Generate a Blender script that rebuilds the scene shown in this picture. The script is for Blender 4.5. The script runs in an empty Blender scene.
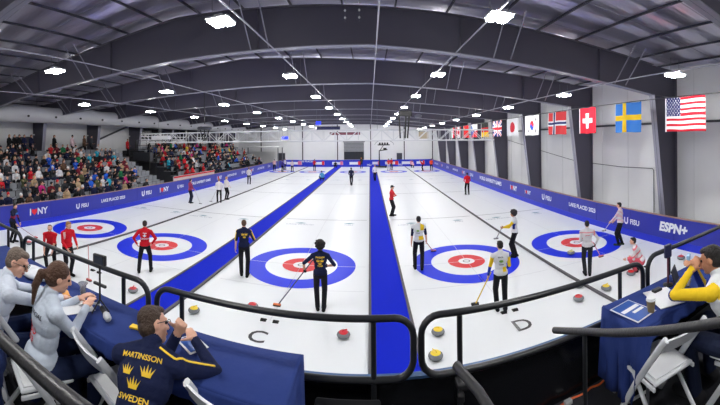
import bpy, bmesh, math, random
import numpy as np
from mathutils import Vector, Matrix, Euler
from mathutils.bvhtree import BVHTree
from mathutils.geometry import tessellate_polygon
random.seed(7)
PI = math.pi
scn = bpy.context.scene
COL = scn.collection
V = Vector

# ------------------------------------------------------------ view
CAMH = 4.166
FPX, U0, V0, ROLL = 335.9, 369.7, 141.4, 0.008

def spot(px, py, z=0.0):
    """point of the horizontal plane z seen in a given direction from the viewing deck"""
    th = (px - U0) / FPX
    c, s, h = math.cos(th), math.sin(th), (V0 - py) / FPX
    dx = s * math.cos(ROLL) + h * math.sin(ROLL)
    dz = -s * math.sin(ROLL) + h * math.cos(ROLL)
    t = (z - CAMH) / dz
    return V((dx * t, c * t, z))

# ------------------------------------------------------------ materials
def lin(c):
    return tuple(((v / 255) / 12.92 if v / 255 <= .04045 else ((v / 255 + .055) / 1.055) ** 2.4) for v in c) + (1,)
MATS = {}
def mat(name, rgb, rough=.6, metal=0, spec=.5, bump=0, bscale=20, vary=0, vscale=6, emit=0, alpha=1, sheen=0, trans=0, bstretch=None):
    if name in MATS: return MATS[name]
    m = bpy.data.materials.new(name); m.use_nodes = True
    nt = m.node_tree; b = nt.nodes['Principled BSDF']
    b.inputs['Base Color'].default_value = lin(rgb)
    b.inputs['Roughness'].default_value = rough
    b.inputs['Metallic'].default_value = metal
    b.inputs['Specular IOR Level'].default_value = spec
    b.inputs['Transmission Weight'].default_value = trans
    if sheen: b.inputs['Sheen Weight'].default_value = sheen
    if emit:
        b.inputs['Emission Color'].default_value = lin(rgb); b.inputs['Emission Strength'].default_value = emit
    tc = nt.nodes.new('ShaderNodeTexCoord')
    src = tc.outputs['Object']
    if bstretch:
        mp = nt.nodes.new('ShaderNodeMapping'); mp.inputs['Scale'].default_value = bstretch
        nt.links.new(src, mp.inputs['Vector']); src = mp.outputs['Vector']
    if vary:
        n = nt.nodes.new('ShaderNodeTexNoise'); n.inputs['Scale'].default_value = vscale; n.inputs['Detail'].default_value = 3
        nt.links.new(src, n.inputs['Vector'])
        r = nt.nodes.new('ShaderNodeMapRange'); r.inputs['To Min'].default_value = 1 - vary; r.inputs['To Max'].default_value = 1 + vary
        nt.links.new(n.outputs['Fac'], r.inputs['Value'])
        mx = nt.nodes.new('ShaderNodeMix'); mx.data_type = 'RGBA'; mx.blend_type = 'MULTIPLY'; mx.inputs[0].default_value = 1
        mx.inputs[6].default_value = lin(rgb)
        nt.links.new(r.outputs['Result'], mx.inputs[7]); nt.links.new(mx.outputs[2], b.inputs['Base Color'])
    if bump:
        n = nt.nodes.new('ShaderNodeTexNoise'); n.inputs['Scale'].default_value = bscale; n.inputs['Detail'].default_value = 3
        nt.links.new(src, n.inputs['Vector'])
        bp = nt.nodes.new('ShaderNodeBump'); bp.inputs['Strength'].default_value = bump; bp.inputs['Distance'].default_value = .02
        nt.links.new(n.outputs['Fac'], bp.inputs['Height']); nt.links.new(bp.outputs['Normal'], b.inputs['Normal'])
    MATS[name] = m
    return m
def cloth(rgb, tag=''):
    return mat('cloth_%d_%d_%d%s' % (rgb + (tag,)), rgb, .85, 0, .2, .5, 14, .12, 8)

# ------------------------------------------------------------ mesh builder
class MB:
    def __init__(s): s.v = []; s.f = []; s.m = []; s.mats = []
    def mi(s, m):
        if m not in s.mats: s.mats.append(m)
        return s.mats.index(m)
    def add(s, vs, fs, m, M=None):
        o = len(s.v); k = s.mi(m)
        s.v += [tuple(M @ V(p)) if M is not None else tuple(p) for p in vs]
        s.f += [tuple(o + i for i in f) for f in fs]; s.m += [k] * len(fs)
        return s
    def box(s, c, d, m, rot=None, ch=0):
        x, y, z = d[0] / 2, d[1] / 2, d[2] / 2
        R = Matrix.Translation(c) @ (rot.to_4x4() if rot is not None else Matrix.Identity(4))
        if ch:
            ch = min(ch, x * .9, y * .9, z * .9)
            b = bmesh.new(); bmesh.ops.create_cube(b, size=1)
            for v in b.verts: v.co = V((v.co.x * 2 * x, v.co.y * 2 * y, v.co.z * 2 * z))
            bmesh.ops.bevel(b, geom=b.edges[:], offset=ch, segments=2, affect='EDGES', profile=.5)
            b.verts.index_update()
            s.add([v.co[:] for v in b.verts], [[v.index for v in f.verts] for f in b.faces], m, R); b.free()
            return s
        vs = [(-x, -y, -z), (x, -y, -z), (x, y, -z), (-x, y, -z), (-x, -y, z), (x, -y, z), (x, y, z), (-x, y, z)]
        return s.add(vs, [(0, 3, 2, 1), (4, 5, 6, 7), (0, 1, 5, 4), (1, 2, 6, 5), (2, 3, 7, 6), (3, 0, 4, 7)], m, R)
    def tube(s, pts, r, m, n=8, flat=1.0, closed=False):
        pts = [V(p) for p in pts]; N = len(pts)
        rs = r if isinstance(r, (list, tuple)) else [r] * N
        vs = []; fs = []; pu = None
        for i, p in enumerate(pts):
            if closed: t = pts[(i + 1) % N] - pts[i - 1]
            else: t = pts[min(i + 1, N - 1)] - pts[max(i - 1, 0)]
            t.normalize()
            u = (pu - t * pu.dot(t)) if pu is not None else t.cross(V((0, 0, 1)))
            if u.length < 1e-3: u = t.cross(V((0, 1, 0)))
            u.normalize(); pu = u; w = t.cross(u)
            for k in range(n):
                a = 2 * PI * (k + .5) / n
                vs.append(p + u * math.cos(a) * rs[i] + w * math.sin(a) * rs[i] * flat)
        for i in range(N if closed else N - 1):
            j = (i + 1) % N
            for k in range(n):
                fs.append((i * n + k, i * n + (k + 1) % n, j * n + (k + 1) % n, j * n + k))
        if not closed: fs += [tuple(range(n))[::-1], tuple((N - 1) * n + k for k in range(n))]
        return s.add(vs, fs, m)
    def lathe(s, prof, c, m, n=24, M=None):
        vs = []; fs = []
        for (r, z) in prof:
            for k in range(n):
                a = 2 * PI * k / n; vs.append((c[0] + r * math.cos(a), c[1] + r * math.sin(a), c[2] + z))
        for i in range(len(prof) - 1):
            for k in range(n):
                fs.append((i * n + k, i * n + (k + 1) % n, (i + 1) * n + (k + 1) % n, (i + 1) * n + k))
        fs += [tuple(range(n))[::-1], tuple((len(prof) - 1) * n + k for k in range(n))]
        return s.add(vs, fs, m, M)
    def prism(s, outline, m, M, t):
        """outline in xy, extruded along z from 0 to t"""
        n = len(outline)
        vs = [(x, y, 0) for x, y in outline] + [(x, y, t) for x, y in outline]
        fs = [tuple(range(n))[::-1], tuple(range(n, 2 * n))] + [(i, (i + 1) % n, n + (i + 1) % n, n + i) for i in range(n)]
        return s.add(vs, fs, m, M)
    def obj(s, name, parent=None, loc=None, rz=0, smooth=False):
        me = bpy.data.meshes.new(name); me.from_pydata(s.v, [], s.f)
        for m in s.mats: me.materials.append(m)
        me.polygons.foreach_set('material_index', s.m)
        if smooth: me.polygons.foreach_set('use_smooth', [True] * len(s.f))
        me.update()
        o = bpy.data.objects.new(name, me); COL.objects.link(o)
        if parent: o.parent = parent
        if loc is not None: o.location = loc
        if rz: o.rotation_euler.z = rz
        if smooth:
            md = o.modifiers.new('w', 'EDGE_SPLIT'); md.split_angle = .7
        return o
def tag(o, label, cat, group=None, kind=None):
    o['label'] = label; o['category'] = cat
    if group: o['group'] = group
    if kind: o['kind'] = kind
    return o
def thing(name, label, cat, loc=(0, 0, 0), rz=0, group=None):
    o = bpy.data.objects.new(name, None); COL.objects.link(o)
    o.location = loc; o.rotation_euler.z = rz; o.empty_display_size = .1
    return tag(o, label, cat, group)
def struct(o): o['kind'] = 'structure'; return o
def sempty(name):
    o = bpy.data.objects.new(name, None); COL.objects.link(o); o['kind'] = 'structure'; return o
def copy_tree(o, parent=None):
    c = o.copy(); COL.objects.link(c)
    if parent: c.parent = parent
    for ch in list(o.children): copy_tree(ch, c)
    return c
def text_mesh(body, size, bold=0):
    cu = bpy.data.curves.new('t', 'FONT'); cu.body = body; cu.size = size; cu.align_x = 'CENTER'; cu.align_y = 'CENTER'
    cu.offset = bold * size; cu.resolution_u = 3
    o = bpy.data.objects.new('t', cu); COL.objects.link(o)
    dg = bpy.context.evaluated_depsgraph_get()
    me = bpy.data.meshes.new_from_object(o.evaluated_get(dg))
    vs = [v.co.copy() for v in me.vertices]; fs = [tuple(p.vertices) for p in me.polygons]
    bpy.data.objects.remove(o); bpy.data.curves.remove(cu); bpy.data.meshes.remove(me)
    return vs, fs
_tm = {}
def tmesh(body, size, bold=0):
    k = (body, size, bold)
    if k not in _tm: _tm[k] = text_mesh(*k)
    return _tm[k]
HEART = [(0, -.5), (.28, -.22), (.5, .08), (.5, .3), (.36, .46), (.16, .46), (0, .3), (-.16, .46), (-.36, .46), (-.5, .3), (-.5, .08), (-.28, -.22)]
CROWN = [(-.38, -.42), (.38, -.42), (.42, -.24), (.66, .3), (.33, -.12), (.3, .34), (.12, -.14), (0, .5), (-.12, -.14), (-.3, .34), (-.33, -.12), (-.66, .3), (-.42, -.24)]
LEAF = [(0, .5), (.12, .28), (.24, .34), (.2, .08), (.34, .2), (.4, .12), (.5, .12), (.44, -.04), (.22, -.22), (.24, -.3), (.03, -.26), (.03, -.5), (-.03, -.5), (-.03, -.26), (-.24, -.3), (-.22, -.22), (-.44, -.04), (-.5, .12), (-.4, .12), (-.34, .2), (-.2, .08), (-.24, .34), (-.12, .28)]

WHITE = mat('white_paint', (225, 227, 228), .5)
BLACK = mat('black_plastic', (22, 22, 25), .45)
BLACKM = mat('black_powder_coat', (26, 27, 30), .32, 0, .5)
STEEL = mat('grey_steel', (120, 122, 130), .4, .6)
RED = mat('red_plastic', (205, 30, 40), .35)
YELLOW = mat('yellow_plastic', (235, 205, 40), .35)
BLUEC = mat('blue_carpet', (1, 30, 190), .9, 0, .2, .4, 120, .08, 40)
WTXT = mat('white_print', (232, 236, 245), .6)
RTXT = mat('red_print', (215, 30, 50), .6)

# ============================================================ SETTING
ZE, SLOPE, XR, XL, XRIDGE, YB, YF = 7.35, .06, 12.0, -24.0, -6.0, -5.0, 58.3
def ceilz(x): return ZE + SLOPE * (18 - abs(x - XRIDGE))

ice = mat('ice_surface', (228, 232, 235), .32, 0, .35, .1, 60, .015, .8)
fl = MB(); fl.box((-2.2, 31.0, -.05), (25.2, 53.0, .1), ice)
floor = struct(fl.obj('floor'))
conc = mat('arena_concrete', (62, 63, 68), .8, 0, .3, .2, 8, .1, 2)
g = MB(); g.box((-19.7, 26.6, -.08), (9.6, 63.6, .16), conc); g.box((11.35, 26.6, -.08), (1.7, 63.6, .16), conc)
g.box((-2.2, -.3, -.08), (25.2, 9.6, .16), conc); struct(g.obj('floor_concrete'))

# painted ice: rings, lines, letters (parts of the floor)
icebl = mat('painted_blue_ice', (14, 44, 214), .42, 0, .18, 0, 1, .05, 3)
icerd = mat('painted_red_ice', (208, 50, 56), .42, 0, .18, 0, 1, .05, 3)
icewh = mat('painted_white_ice', (228, 232, 235), .3, 0, .35)
iceln = mat('painted_line', (104, 108, 116), .3); icefn = mat('painted_faint_line', (206, 209, 214), .3)
icebk = mat('painted_black', (38, 38, 44), .3)
TEE, FTEE = 11.145, 45.9
SHEETS = [('A', -12.30), ('B', -7.96), ('C', -2.33), ('D', 3.27), ('E', 7.86)]
def annulus(mb, cx, cy, r0, r1, z, m, n=72):
    vs = []; fs = []
    for k in range(n):
        a = 2 * PI * k / n; vs += [(cx + r0 * math.cos(a), cy + r0 * math.sin(a), z), (cx + r1 * math.cos(a), cy + r1 * math.sin(a), z)]
    for k in range(n):
        j = (k + 1) % n; fs.append((2 * k, 2 * k + 1, 2 * j + 1, 2 * j))
    mb.add(vs, fs, m)
def disc(mb, cx, cy, r, z, m, n=48):
    mb.add([(cx + r * math.cos(2 * PI * k / n), cy + r * math.sin(2 * PI * k / n), z) for k in range(n)], [tuple(range(n))], m)
for nm, cx in SHEETS:
    for ty in (TEE, FTEE):
        h = MB(); annulus(h, cx, ty, 1.22, 1.83, .003, icebl); annulus(h, cx, ty, .28, .64, .003, icerd)
        disc(h, cx, ty, .28, .003, icewh); annulus(h, cx, ty, .09, .13, .004, iceln, 24)
        h.obj('house_ring', floor)
    ln = MB()
    ln.box((cx, 28.5, .002), (.02, 42, .002), icefn)
    w = 4.3
    for y, t in ((TEE, .02), (FTEE, .02), (TEE + 6.6, .06), (FTEE - 6.4, .09), (26.6, .07), (32.6, .06), (TEE - 1.83, .02)):
        ln.box((cx, y, .0025), (w, t, .002), iceln if abs(y - TEE) > 3 and abs(y - FTEE) > 3 else icefn)
    ln.obj('sheet_line', floor)
    for dx, y, a, b in ((-1.2, 16.6, 'LAKE PLACID', 'FISU'), (1.25, 16.7, 'FISU', 'LAKE PLACID'), (-1.2, 36, 'LAKE PLACID', ''), (1.2, 36, 'FISU', '')):
        t = MB(); vs, fs = tmesh(a, .24, .01)
        t.add(vs, fs, mat('painted_grey_logo', (120, 128, 150), .3), Matrix.Translation((cx + dx, y, .004)))
        t.add([(p[0], p[1], 0) for p in ((-.3, 0), (0, -.12), (.3, 0), (0, .12))], [(0, 1, 2, 3)], mat('painted_teal_logo', (60, 130, 150), .3), Matrix.Translation((cx + dx, y + .3, .004)))
        t.obj('ice_logo', floor)
for nm, px, py in (('C', 257, 337), ('D', 523, 325)):
    p = spot(px, py); t = MB(); vs, fs = tmesh(nm, .62, .012); t.add(vs, fs, icebk, Matrix.Translation((p.x, p.y, .004)))
    t.obj('sheet_letter', floor)
# hacks
rub = mat('black_rubber', (20, 20, 22), .7)
for nm, cx in SHEETS:
    h = thing('hack', {'A': 'black rubber hack on the curling sheet beside the bleacher boards', 'B': 'black rubber hack on the sheet between the divider and the blue walkway', 'C': 'pair of black rubber foot hacks above the painted letter C', 'D': 'pair of black rubber foot hacks above the painted letter D', 'E': 'black rubber hack on the sheet by the flag-side boards'}[nm], 'hack', (cx, TEE - 3.66, 0), 0, 'starting hacks')
    for s in (-1, 1):
        m = MB(); m.add([(-.07, -.07, 0), (.07, -.07, 0), (.07, .06, 0), (-.07, .06, 0), (-.055, -.05, .06), (.055, -.05, .06), (.055, .01, .04), (-.055, .01, .04)],
                        [(4, 5, 6, 7), (0, 1, 5, 4), (1, 2, 6, 5), (2, 3, 7, 6), (3, 0, 4, 7)], rub, Matrix.Translation((.15 * s, 0, 0)))
        m.obj('footrest', h)

# walkways and dividers
edge = mat('foam_edge', (88, 86, 90), .8)
for x0, x1, lab in ((-5.72, -4.70, 'blue carpet walkway between the sheet lettered C and the bleacher side'), (-.06, .965, 'blue carpet walkway running down the hall between letters C and D')):
    o = thing('carpet_walkway', lab, 'carpet', ((x0 + x1) / 2, 30, 0), 0, 'blue carpet walkways')
    m = MB(); m.box((0, 0, .02), (x1 - x0 - .14, 49.4, .04), BLUEC); m.obj('carpet', o)
    for s in (-1, 1):
        m = MB(); m.box((s * ((x1 - x0) / 2 - .035), 0, .03), (.07, 49.4, .06), edge); m.obj('edge_strip', o)
for x, lab in ((-10.17, 'thin dark foam divider between the two sheets on the bleacher side'), (5.69, 'thin dark foam divider between sheet D and the sheet by the flags')):
    m = MB(); m.box((x, 30, .035), (.085, 49.4, .07), edge, None, .02); tag(m.obj('sheet_divider'), lab, 'divider', 'foam sheet dividers')

# walls
wallm = mat('white_wall_panel', (234, 235, 236), .65, 0, .3, .15, 3, .04, 1)
wallr = MB(); wallr.box((XR + .1, 26.6, 3.75), (.2, 63.6, 7.5), wallm); wr = struct(wallr.obj('wall_right'))
wl = MB(); wl.box((XL - .1, 26.6, 3.75), (.2, 63.6, 7.5), wallm); wlo = struct(wl.obj('wall_left'))
def gable(y, t):
    m = MB(); o = [(XL, 0), (XR, 0), (XR, ZE + .02), (XRIDGE, ceilz(XRIDGE) + .02), (XL, ZE + .02)]
    m.prism(o, wallm, Matrix.Translation((0, y, 0)) @ Matrix.Rotation(PI / 2, 4, 'X'), t); return m
wf = struct(gable(YF + .2, .2).obj('wall_far')); struct(gable(YB, .2).obj('wall_behind'))
darkm = mat('dark_girt', (58, 60, 66), .5)
for z in (4.92,):
    m = MB(); m.box((XR - .05, 26.6, z), (.1, 63.4, .1 if z > 4 else .05), darkm if z > 4 else wallm); m.obj('girt', wr)
    m = MB(); m.box((XL + .05, 26.6, z), (.1, 63.4, .1), darkm if z < 4 else wallm); m.obj('girt', wlo)
pj = MB()
for i in range(0, 31): pj.box((XR - .008, -4 + i * 2.05, 3.7), (.016, .03, 7.2), mat('panel_seam', (224, 225, 226), .6))
pj.obj('panel_seam', wr)
for x in (-19.5, -11.8, -5.6, .15, 6.0, 11.0):
    m = MB(); m.box((x, YF - .06, 3.6), (.16, .12, 7.1), darkm); m.obj('post', wf)
# garage door at far wall
gd = sempty('door_1'); gm = mat('grey_shutter', (128, 130, 134), .5)
m = MB()
for i in range(16): m.box((-2.75, YF - .05, .13 + i * .25), (3.5, .06, .235), gm)
m.obj('shutter', gd)
m = MB(); m.box((-2.75, YF - .09, 1.75), (3.4, .03, 1.3), mat('dark_glass', (45, 48, 54), .15)); m.obj('window_band', gd)
m = MB(); m.box((-2.75, YF - .08, 4.15), (3.8, .14, .2), darkm); m.obj('lintel', gd)
for n, x, w, h in ((2, -15.6, 1.2, 2.2), (3, 5.15, .95, 2.1)):
    m = MB(); m.box((x, YF - .05, h / 2), (w, .08, h), mat('dark_door', (62, 64, 72), .5)); d = struct(m.obj('door_%d' % n))
    m = MB(); m.box((x + w * .38, YF - .13, 1.0), (.14, .08, .05), STEEL); m.obj('handle', d)
m = MB(); m.box((XL + .06, 14.15, 3.75), (.12, 1.6, 2.0), mat('dark_door', (62, 64, 72), .5)); d = struct(m.obj('door_4'))
m = MB(); m.box((XL + .15, 13.6, 3.75), (.06, .05, .14), STEEL); m.obj('handle', d)

# dark openings above the far bleachers (windows in the left wall)
dgl = mat('dark_glass', (45, 48, 54), .15)
for i, y in enumerate((30.7, 36.8, 42.9, 49.0, 54.5)):
    w = sempty('window_%d' % (i + 1))
    m = MB(); m.box((XL + .03, y, 5.25), (.05, 4.6, 1.15), dgl); m.obj('pane', w)
    m = MB(); m.tube([(XL + .06, y - 2.35, 4.65), (XL + .06, y + 2.35, 4.65), (XL + .06, y + 2.35, 5.85), (XL + .06, y - 2.35, 5.85)], .05, darkm, 4, 1, True)
    for dy in (-.8, .8): m.box((XL + .06, y + dy, 5.25), (.06, .06, 1.15), darkm)
    m.obj('window_frame', w)

# ceiling with foil insulation
foil = bpy.data.materials.new('foil_insulation'); foil.use_nodes = True
nt = foil.node_tree; b = nt.nodes['Principled BSDF']
b.inputs['Base Color'].default_value = lin((212, 210, 224)); b.inputs['Metallic'].default_value = .85; b.inputs['Roughness'].default_value = .28
tc = nt.nodes.new('ShaderNodeTexCoord'); mp = nt.nodes.new('ShaderNodeMapping'); mp.inputs['Scale'].default_value = (.35, 1.6, 1)
n1 = nt.nodes.new('ShaderNodeTexNoise'); n1.inputs['Scale'].default_value = 1.3; n1.inputs['Detail'].default_value = 5
wv = nt.nodes.new('ShaderNodeTexWave'); wv.inputs['Scale'].default_value = .26; wv.bands_direction = 'Y'; wv.inputs['Distortion'].default_value = 1.5
ad = nt.nodes.new('ShaderNodeMath'); ad.operation = 'ADD'
bp = nt.nodes.new('ShaderNodeBump'); bp.inputs['Strength'].default_value = .55; bp.inputs['Distance'].default_value = .22
L = nt.links
L.new(tc.outputs['Object'], mp.inputs['Vector']); L.new(mp.outputs['Vector'], n1.inputs['Vector']); L.new(tc.outputs['Object'], wv.inputs['Vector'])
L.new(n1.outputs['Fac'], ad.inputs[0]); L.new(wv.outputs['Fac'], ad.inputs[1]); L.new(ad.outputs[0], bp.inputs['Height']); L.new(bp.outputs['Normal'], b.inputs['Normal'])
m = MB()
for a, c in ((XL - .2, XRIDGE), (XRIDGE, XR + .2)):
    za, zc = ceilz(a), ceilz(c)
    m.add([(a, YB, za), (c, YB, zc), (c, YF + .2, zc), (a, YF + .2, za), (a, YB, za + .15), (c, YB, zc + .15), (c, YF + .2, zc + .15), (a, YF + .2, za + .15)],
          [(0, 3, 2, 1), (4, 5, 6, 7), (0, 1, 5, 4), (1, 2, 6, 5), (2, 3, 7, 6), (3, 0, 4, 7)], foil)
ceil = struct(m.obj('ceiling'))
purl = mat('purlin_steel', (70, 70, 80), .45, .3)
for i in range(24):
    x = XL + .75 + i * 1.5
    m = MB(); z = ceilz(x)
    m.box((x, 26.6, z - .035), (.04, 63, .07), purl); m.obj('purlin', ceil)
seam = mat('foil_seam', (176, 176, 188), .4, .3)
m = MB()
for i in range(35):
    y = -4 + i * 1.83
    for a, c in ((XL, XRIDGE), (XRIDGE, XR)):
        m.tube([(a, y, ceilz(a) - .004), (c, y, ceilz(c) - .004)], .012, seam, 4)
m.obj('insulation_seam', ceil)

# rigid frames
fr = mat('frame_primer', (84, 82, 96), .42, .1, .5)
fr_lit = mat('frame_primer_lit', (150, 150, 164), .38, .25, .5)  # lighter copy of the primer; light on the inner flanges is painted in
BOT = [(-22.3, 6.05), (-16, 6.62), (-11, 6.74), (-6, 6.86), (0, 6.82), (5.2, 6.45), (10.45, 6.0)]
def botz(x):
    for (a, za), (c, zc) in zip(BOT, BOT[1:]):
        if a <= x <= c: return za + (zc - za) * (x - a) / (c - a)
    return BOT[0][1] if x < BOT[0][0] else BOT[-1][1]
def plate(mb, pts, y, w, t, m):
    """flange strip along pts (x,z), width w in Y"""
    for (x0, z0), (x1, z1) in zip(pts, pts[1:]):
        d = V((x1 - x0, z1 - z0)).normalized(); nx, nz = -d.y * t, d.x * t
        mb.add([(x0, y - w / 2, z0), (x1, y - w / 2, z1), (x1, y + w / 2, z1), (x0, y + w / 2, z0), (x0 + nx, y - w / 2, z0 + nz), (x1 + nx, y - w / 2, z1 + nz), (x1 + nx, y + w / 2, z1 + nz), (x0 + nx, y + w / 2, z0 + nz)],
               [(0, 3, 2, 1), (4, 5, 6, 7), (0, 1, 5, 4), (1, 2, 6, 5), (2, 3, 7, 6), (3, 0, 4, 7)], m)
RX = Matrix.Rotation(PI / 2, 4, 'X')
for k in range(-1, 9):
    y = 3.26 + 6.1 * k
    fo = sempty('beam_%d' % (k + 2))
    m = MB()
    top = [(x, ceilz(x) - .18) for x in (10.45, 5, 0, XRIDGE, -11, -16, -22.3)]
    poly = [p for p in BOT] + top
    m.prism(poly, fr, Matrix.Translation((0, y + .01, 0)) @ RX, .02)
    plate(m, BOT, y, .26, .025, fr_lit); plate(m, top[::-1], y, .26, .02, fr)
    for x in (-19, -14, -9, -3.2, 2.6, 7.6):
        m.box((x, y, (botz(x) + ceilz(x) - .2) / 2), (.02, .22, ceilz(x) - .2 - botz(x)), fr)
    m.obj('rafter', fo)
    for x in (-19.5, -15, -10.5, -3.4, 3.6, 8.3):
        m = MB()
        for dx in (0, .55):
            for s in (-1, 1):
                m.tube([(x + dx, y + s * .1, botz(x) + .05), (x + dx, y + s * 1.15, ceilz(x) - .16)], .022, fr_lit, 4)
        m.obj('flange_brace', fo)
    for s in (-1, 1):
        m = MB(); xo = XR - .02 if s > 0 else XL + .02; xb = 11.2 if s > 0 else -23.15; xt = 10.45 if s > 0 else -22.3
        ztp = ceilz(xo) - .1
        pl = [(xb, 0), (xo, 0), (xo, ztp), (xt, ceilz(xt) - .18), (xt, 6.0)]
        if s < 0: pl = pl[::-1]
        m.prism(pl, fr, Matrix.Translation((0, y + .01, 0)) @ RX, .02)
        plate(m, [(xb, 0), (xt, 6.03)], y, .3, .03 * -s, fr_lit)
        plate(m, [(xo - .03 * s, 0), (xo - .03 * s, ztp)], y, .3, .03 * -s, fr)
        m.box(((xt + xo) / 2, y, 6.03), (abs(xo - xt), .28, .03), fr)
        m.obj('column', fo)

# long round fabric duct along the bleacher side
m = MB(); duct = mat('white_duct_fabric', (196, 198, 202), .7, 0, .2, .3, 2, .05, 1.5)
pts = []
for i in range(60):
    pts.append((-20.6, -3 + i * 1.0, 6.28 + .012 * math.sin(i * 1.3)))
m.tube(pts, [.6 + .02 * math.sin(i * 2.1) for i in range(60)], duct, 20)
dk = m.obj('air_duct', smooth=True); tag(dk, 'long round white fabric air duct hanging above the bleachers', 'duct')
for i in range(24):
    m = MB(); y = -2 + i * 2.4
    m.tube([(-20.05, y, 6.13), (-19.93, y, 6.1)], .08, BLACK, 8); m.obj('nozzle', dk)
for i in range(12):
    m = MB(); y = -1.5 + i * 5; m.tube([(-20.6, y, 6.86), (-20.6, y, ceilz(-20.6) - .02)], .012, STEEL, 4); m.obj('hanger', dk)

# ============================================================ LIGHTS
lens = bpy.data.materials.new('led_lens'); lens.use_nodes = True
b = lens.node_tree.nodes['Principled BSDF']; b.inputs['Base Color'].default_value = (.9, .9, .9, 1)
b.inputs['Emission Color'].default_value = (1, .985, .95, 1); b.inputs['Emission Strength'].default_value = 205
alu = mat('white_housing', (210, 212, 216), .4)
LROWS = [(-14.1, 6.32, 'above the bleacher-side boards'), (-8.55, 6.45, 'above the second sheet from the bleachers'), (-2.97, 6.66, 'above the sheet lettered C'), (2.58, 6.65, 'above the sheet lettered D'), (8.1, 6.12, 'above the flag-side sheet')]
ORD = ['first', 'second', 'third', 'fourth', 'fifth', 'sixth', 'seventh', 'eighth', 'ninth', 'tenth', 'eleventh', 'twelfth', 'thirteenth']
proto = None
for x, z, where in LROWS:
    for k in range(-1, 9):
        y = 6.3 + 6.1 * k
        if k == 8: y = 54.6
        lab = 'LED ceiling light %s, %s from the deck' % (where, ORD[k + 1])
        if proto is None:
            proto = thing('ceiling_light', lab, 'light', (x, y, z), 0, 'LED high bay lights')
            m = MB(); m.box((0, 0, .045), (.5, .5, .04), alu, None, .015); m.box((0, 0, .1), (.2, .3, .07), alu, None, .015); m.obj('housing', proto)
            for s in (-1, 1):
                m = MB(); m.box((s * .125, 0, .0), (.19, .46, .05), lens, None, .022); m.obj('lens', proto)
                m = MB(); m.tube([(s * .2, 0, .07), (s * .2, 0, .5)], .006, STEEL, 4); m.obj('hanging_wire', proto)
            c = proto
        else:
            c = copy_tree(proto)
        c.location = (x, y, z); c['label'] = lab
# conduits
for x, z, lab in [(a_, z_, 'thin grey conduit beside the lights ' + r[2]) for (a_, z_), r in zip(((-13.3, 6.5), (-7.8, 6.66), (-2.62, 6.77), (2.45, 6.68), (7.9, 6.2)), LROWS)] + [(.2, 6.78, 'thin grey conduit over the carpet walkway between letters C and D')]:
    m = MB(); m.tube([(x, -4.9, z), (x, YF - .05, z)], .02, seam, 6)
    o = m.obj('conduit'); tag(o, lab, 'conduit', 'ceiling conduits')

# ============================================================ BARRIERS
ban = mat('blue_banner_vinyl', (38, 47, 160), .42, 0, .5, .25, 1.6, .1, .7, bstretch=(1, 1, .5))
ban2 = mat('bright_blue_banner', (14, 40, 196), .42, 0, .5, .2, 2, .06, .7)
tan = mat('board_cap', (150, 120, 112), .6)
def wall_text(parent, items, x, face):
    """items: (text, y, z, size). face=+1 -> reads along +Y seen from +X side ; -1 the other way"""
    for t, y, z, sz in items:
        m = MB()
        if face > 0: M = Matrix.Translation((x, y, z)) @ Matrix.Rotation(PI / 2, 4, 'Z') @ Matrix.Rotation(PI / 2, 4, 'X')
        else: M = Matrix.Translation((x, y, z)) @ Matrix.Rotation(-PI / 2, 4, 'Z') @ Matrix.Rotation(PI / 2, 4, 'X')
        if t == 'ILNY':
            for c, dx in (('I', -1.1), ('NY', .72)):
                vs, fs = tmesh(c, sz * 1.15, .03); m.add(vs, fs, WTXT, M @ Matrix.Translation((dx * sz, 0, 0)))
            m.prism([(a * sz * .85, b_ * sz * .85) for a, b_ in HEART], RTXT, M @ Matrix.Translation((-.5 * sz, 0, -.001)), .004)
        elif t == 'FISU':
            n = 14; o = [(.42 * math.cos(PI + PI * i / n), .42 * math.sin(PI + PI * i / n) * 1.1) for i in range(n + 1)]
            o = [(-.42, .5)] + o + [(.42, .62)] + [(.2, .5)] + [(.2 * math.cos(PI * 2 - PI * i / n), .22 * math.sin(2 * PI - PI * i / n)) for i in range(n + 1)] + [(-.2, .5)]
            m.prism([((a - 1.0) * sz, b_ * sz) for a, b_ in o], WTXT, M, .004)
            vs, fs = tmesh('FISU', sz, .03); m.add(vs, fs, WTXT, M @ Matrix.Translation((.75 * sz, 0, .003)))
        else:
            vs, fs = tmesh(t, sz, .03 if t != 'ESPN+' else .05)
            m.add(vs, fs, WTXT, M @ (Matrix.Shear('XZ', 4, (0, 0)) if 0 else Matrix.Identity(4)) @ (Matrix(((1, .2, 0, 0), (0, 1, 0, 0), (0, 0, 1, 0), (0, 0, 0, 1))) if t == 'ESPN+' else Matrix.Identity(4)))
        m.obj('banner_lettering', parent)
def barrier(x, face, lab, H=1.14):
    r = thing('rink_board', lab, 'barrier', (0, 0, 0), 0, 'blue sponsor boards around the ice')
    n = 21
    for i in range(n):
        y0 = 5.6 + i * 2.36
        m = MB(); m.box((x - face * .05, y0 + 1.18, .28 + (H - .28) / 2), (.1, 2.34, H - .28), ban); m.obj('banner_panel', r)
    m = MB(); m.box((x - face * .04, 30.4, .14), (.12, 49.5, .28), ban2); m.obj('base_band', r)
    m = MB(); m.box((x - face * .05, 30.4, H + .012), (.13, 49.6, .03), tan); m.obj('top_cap', r)
    return r
bl = barrier(-14.45, 1, 'long blue sponsor barrier in front of the bleachers')
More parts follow.
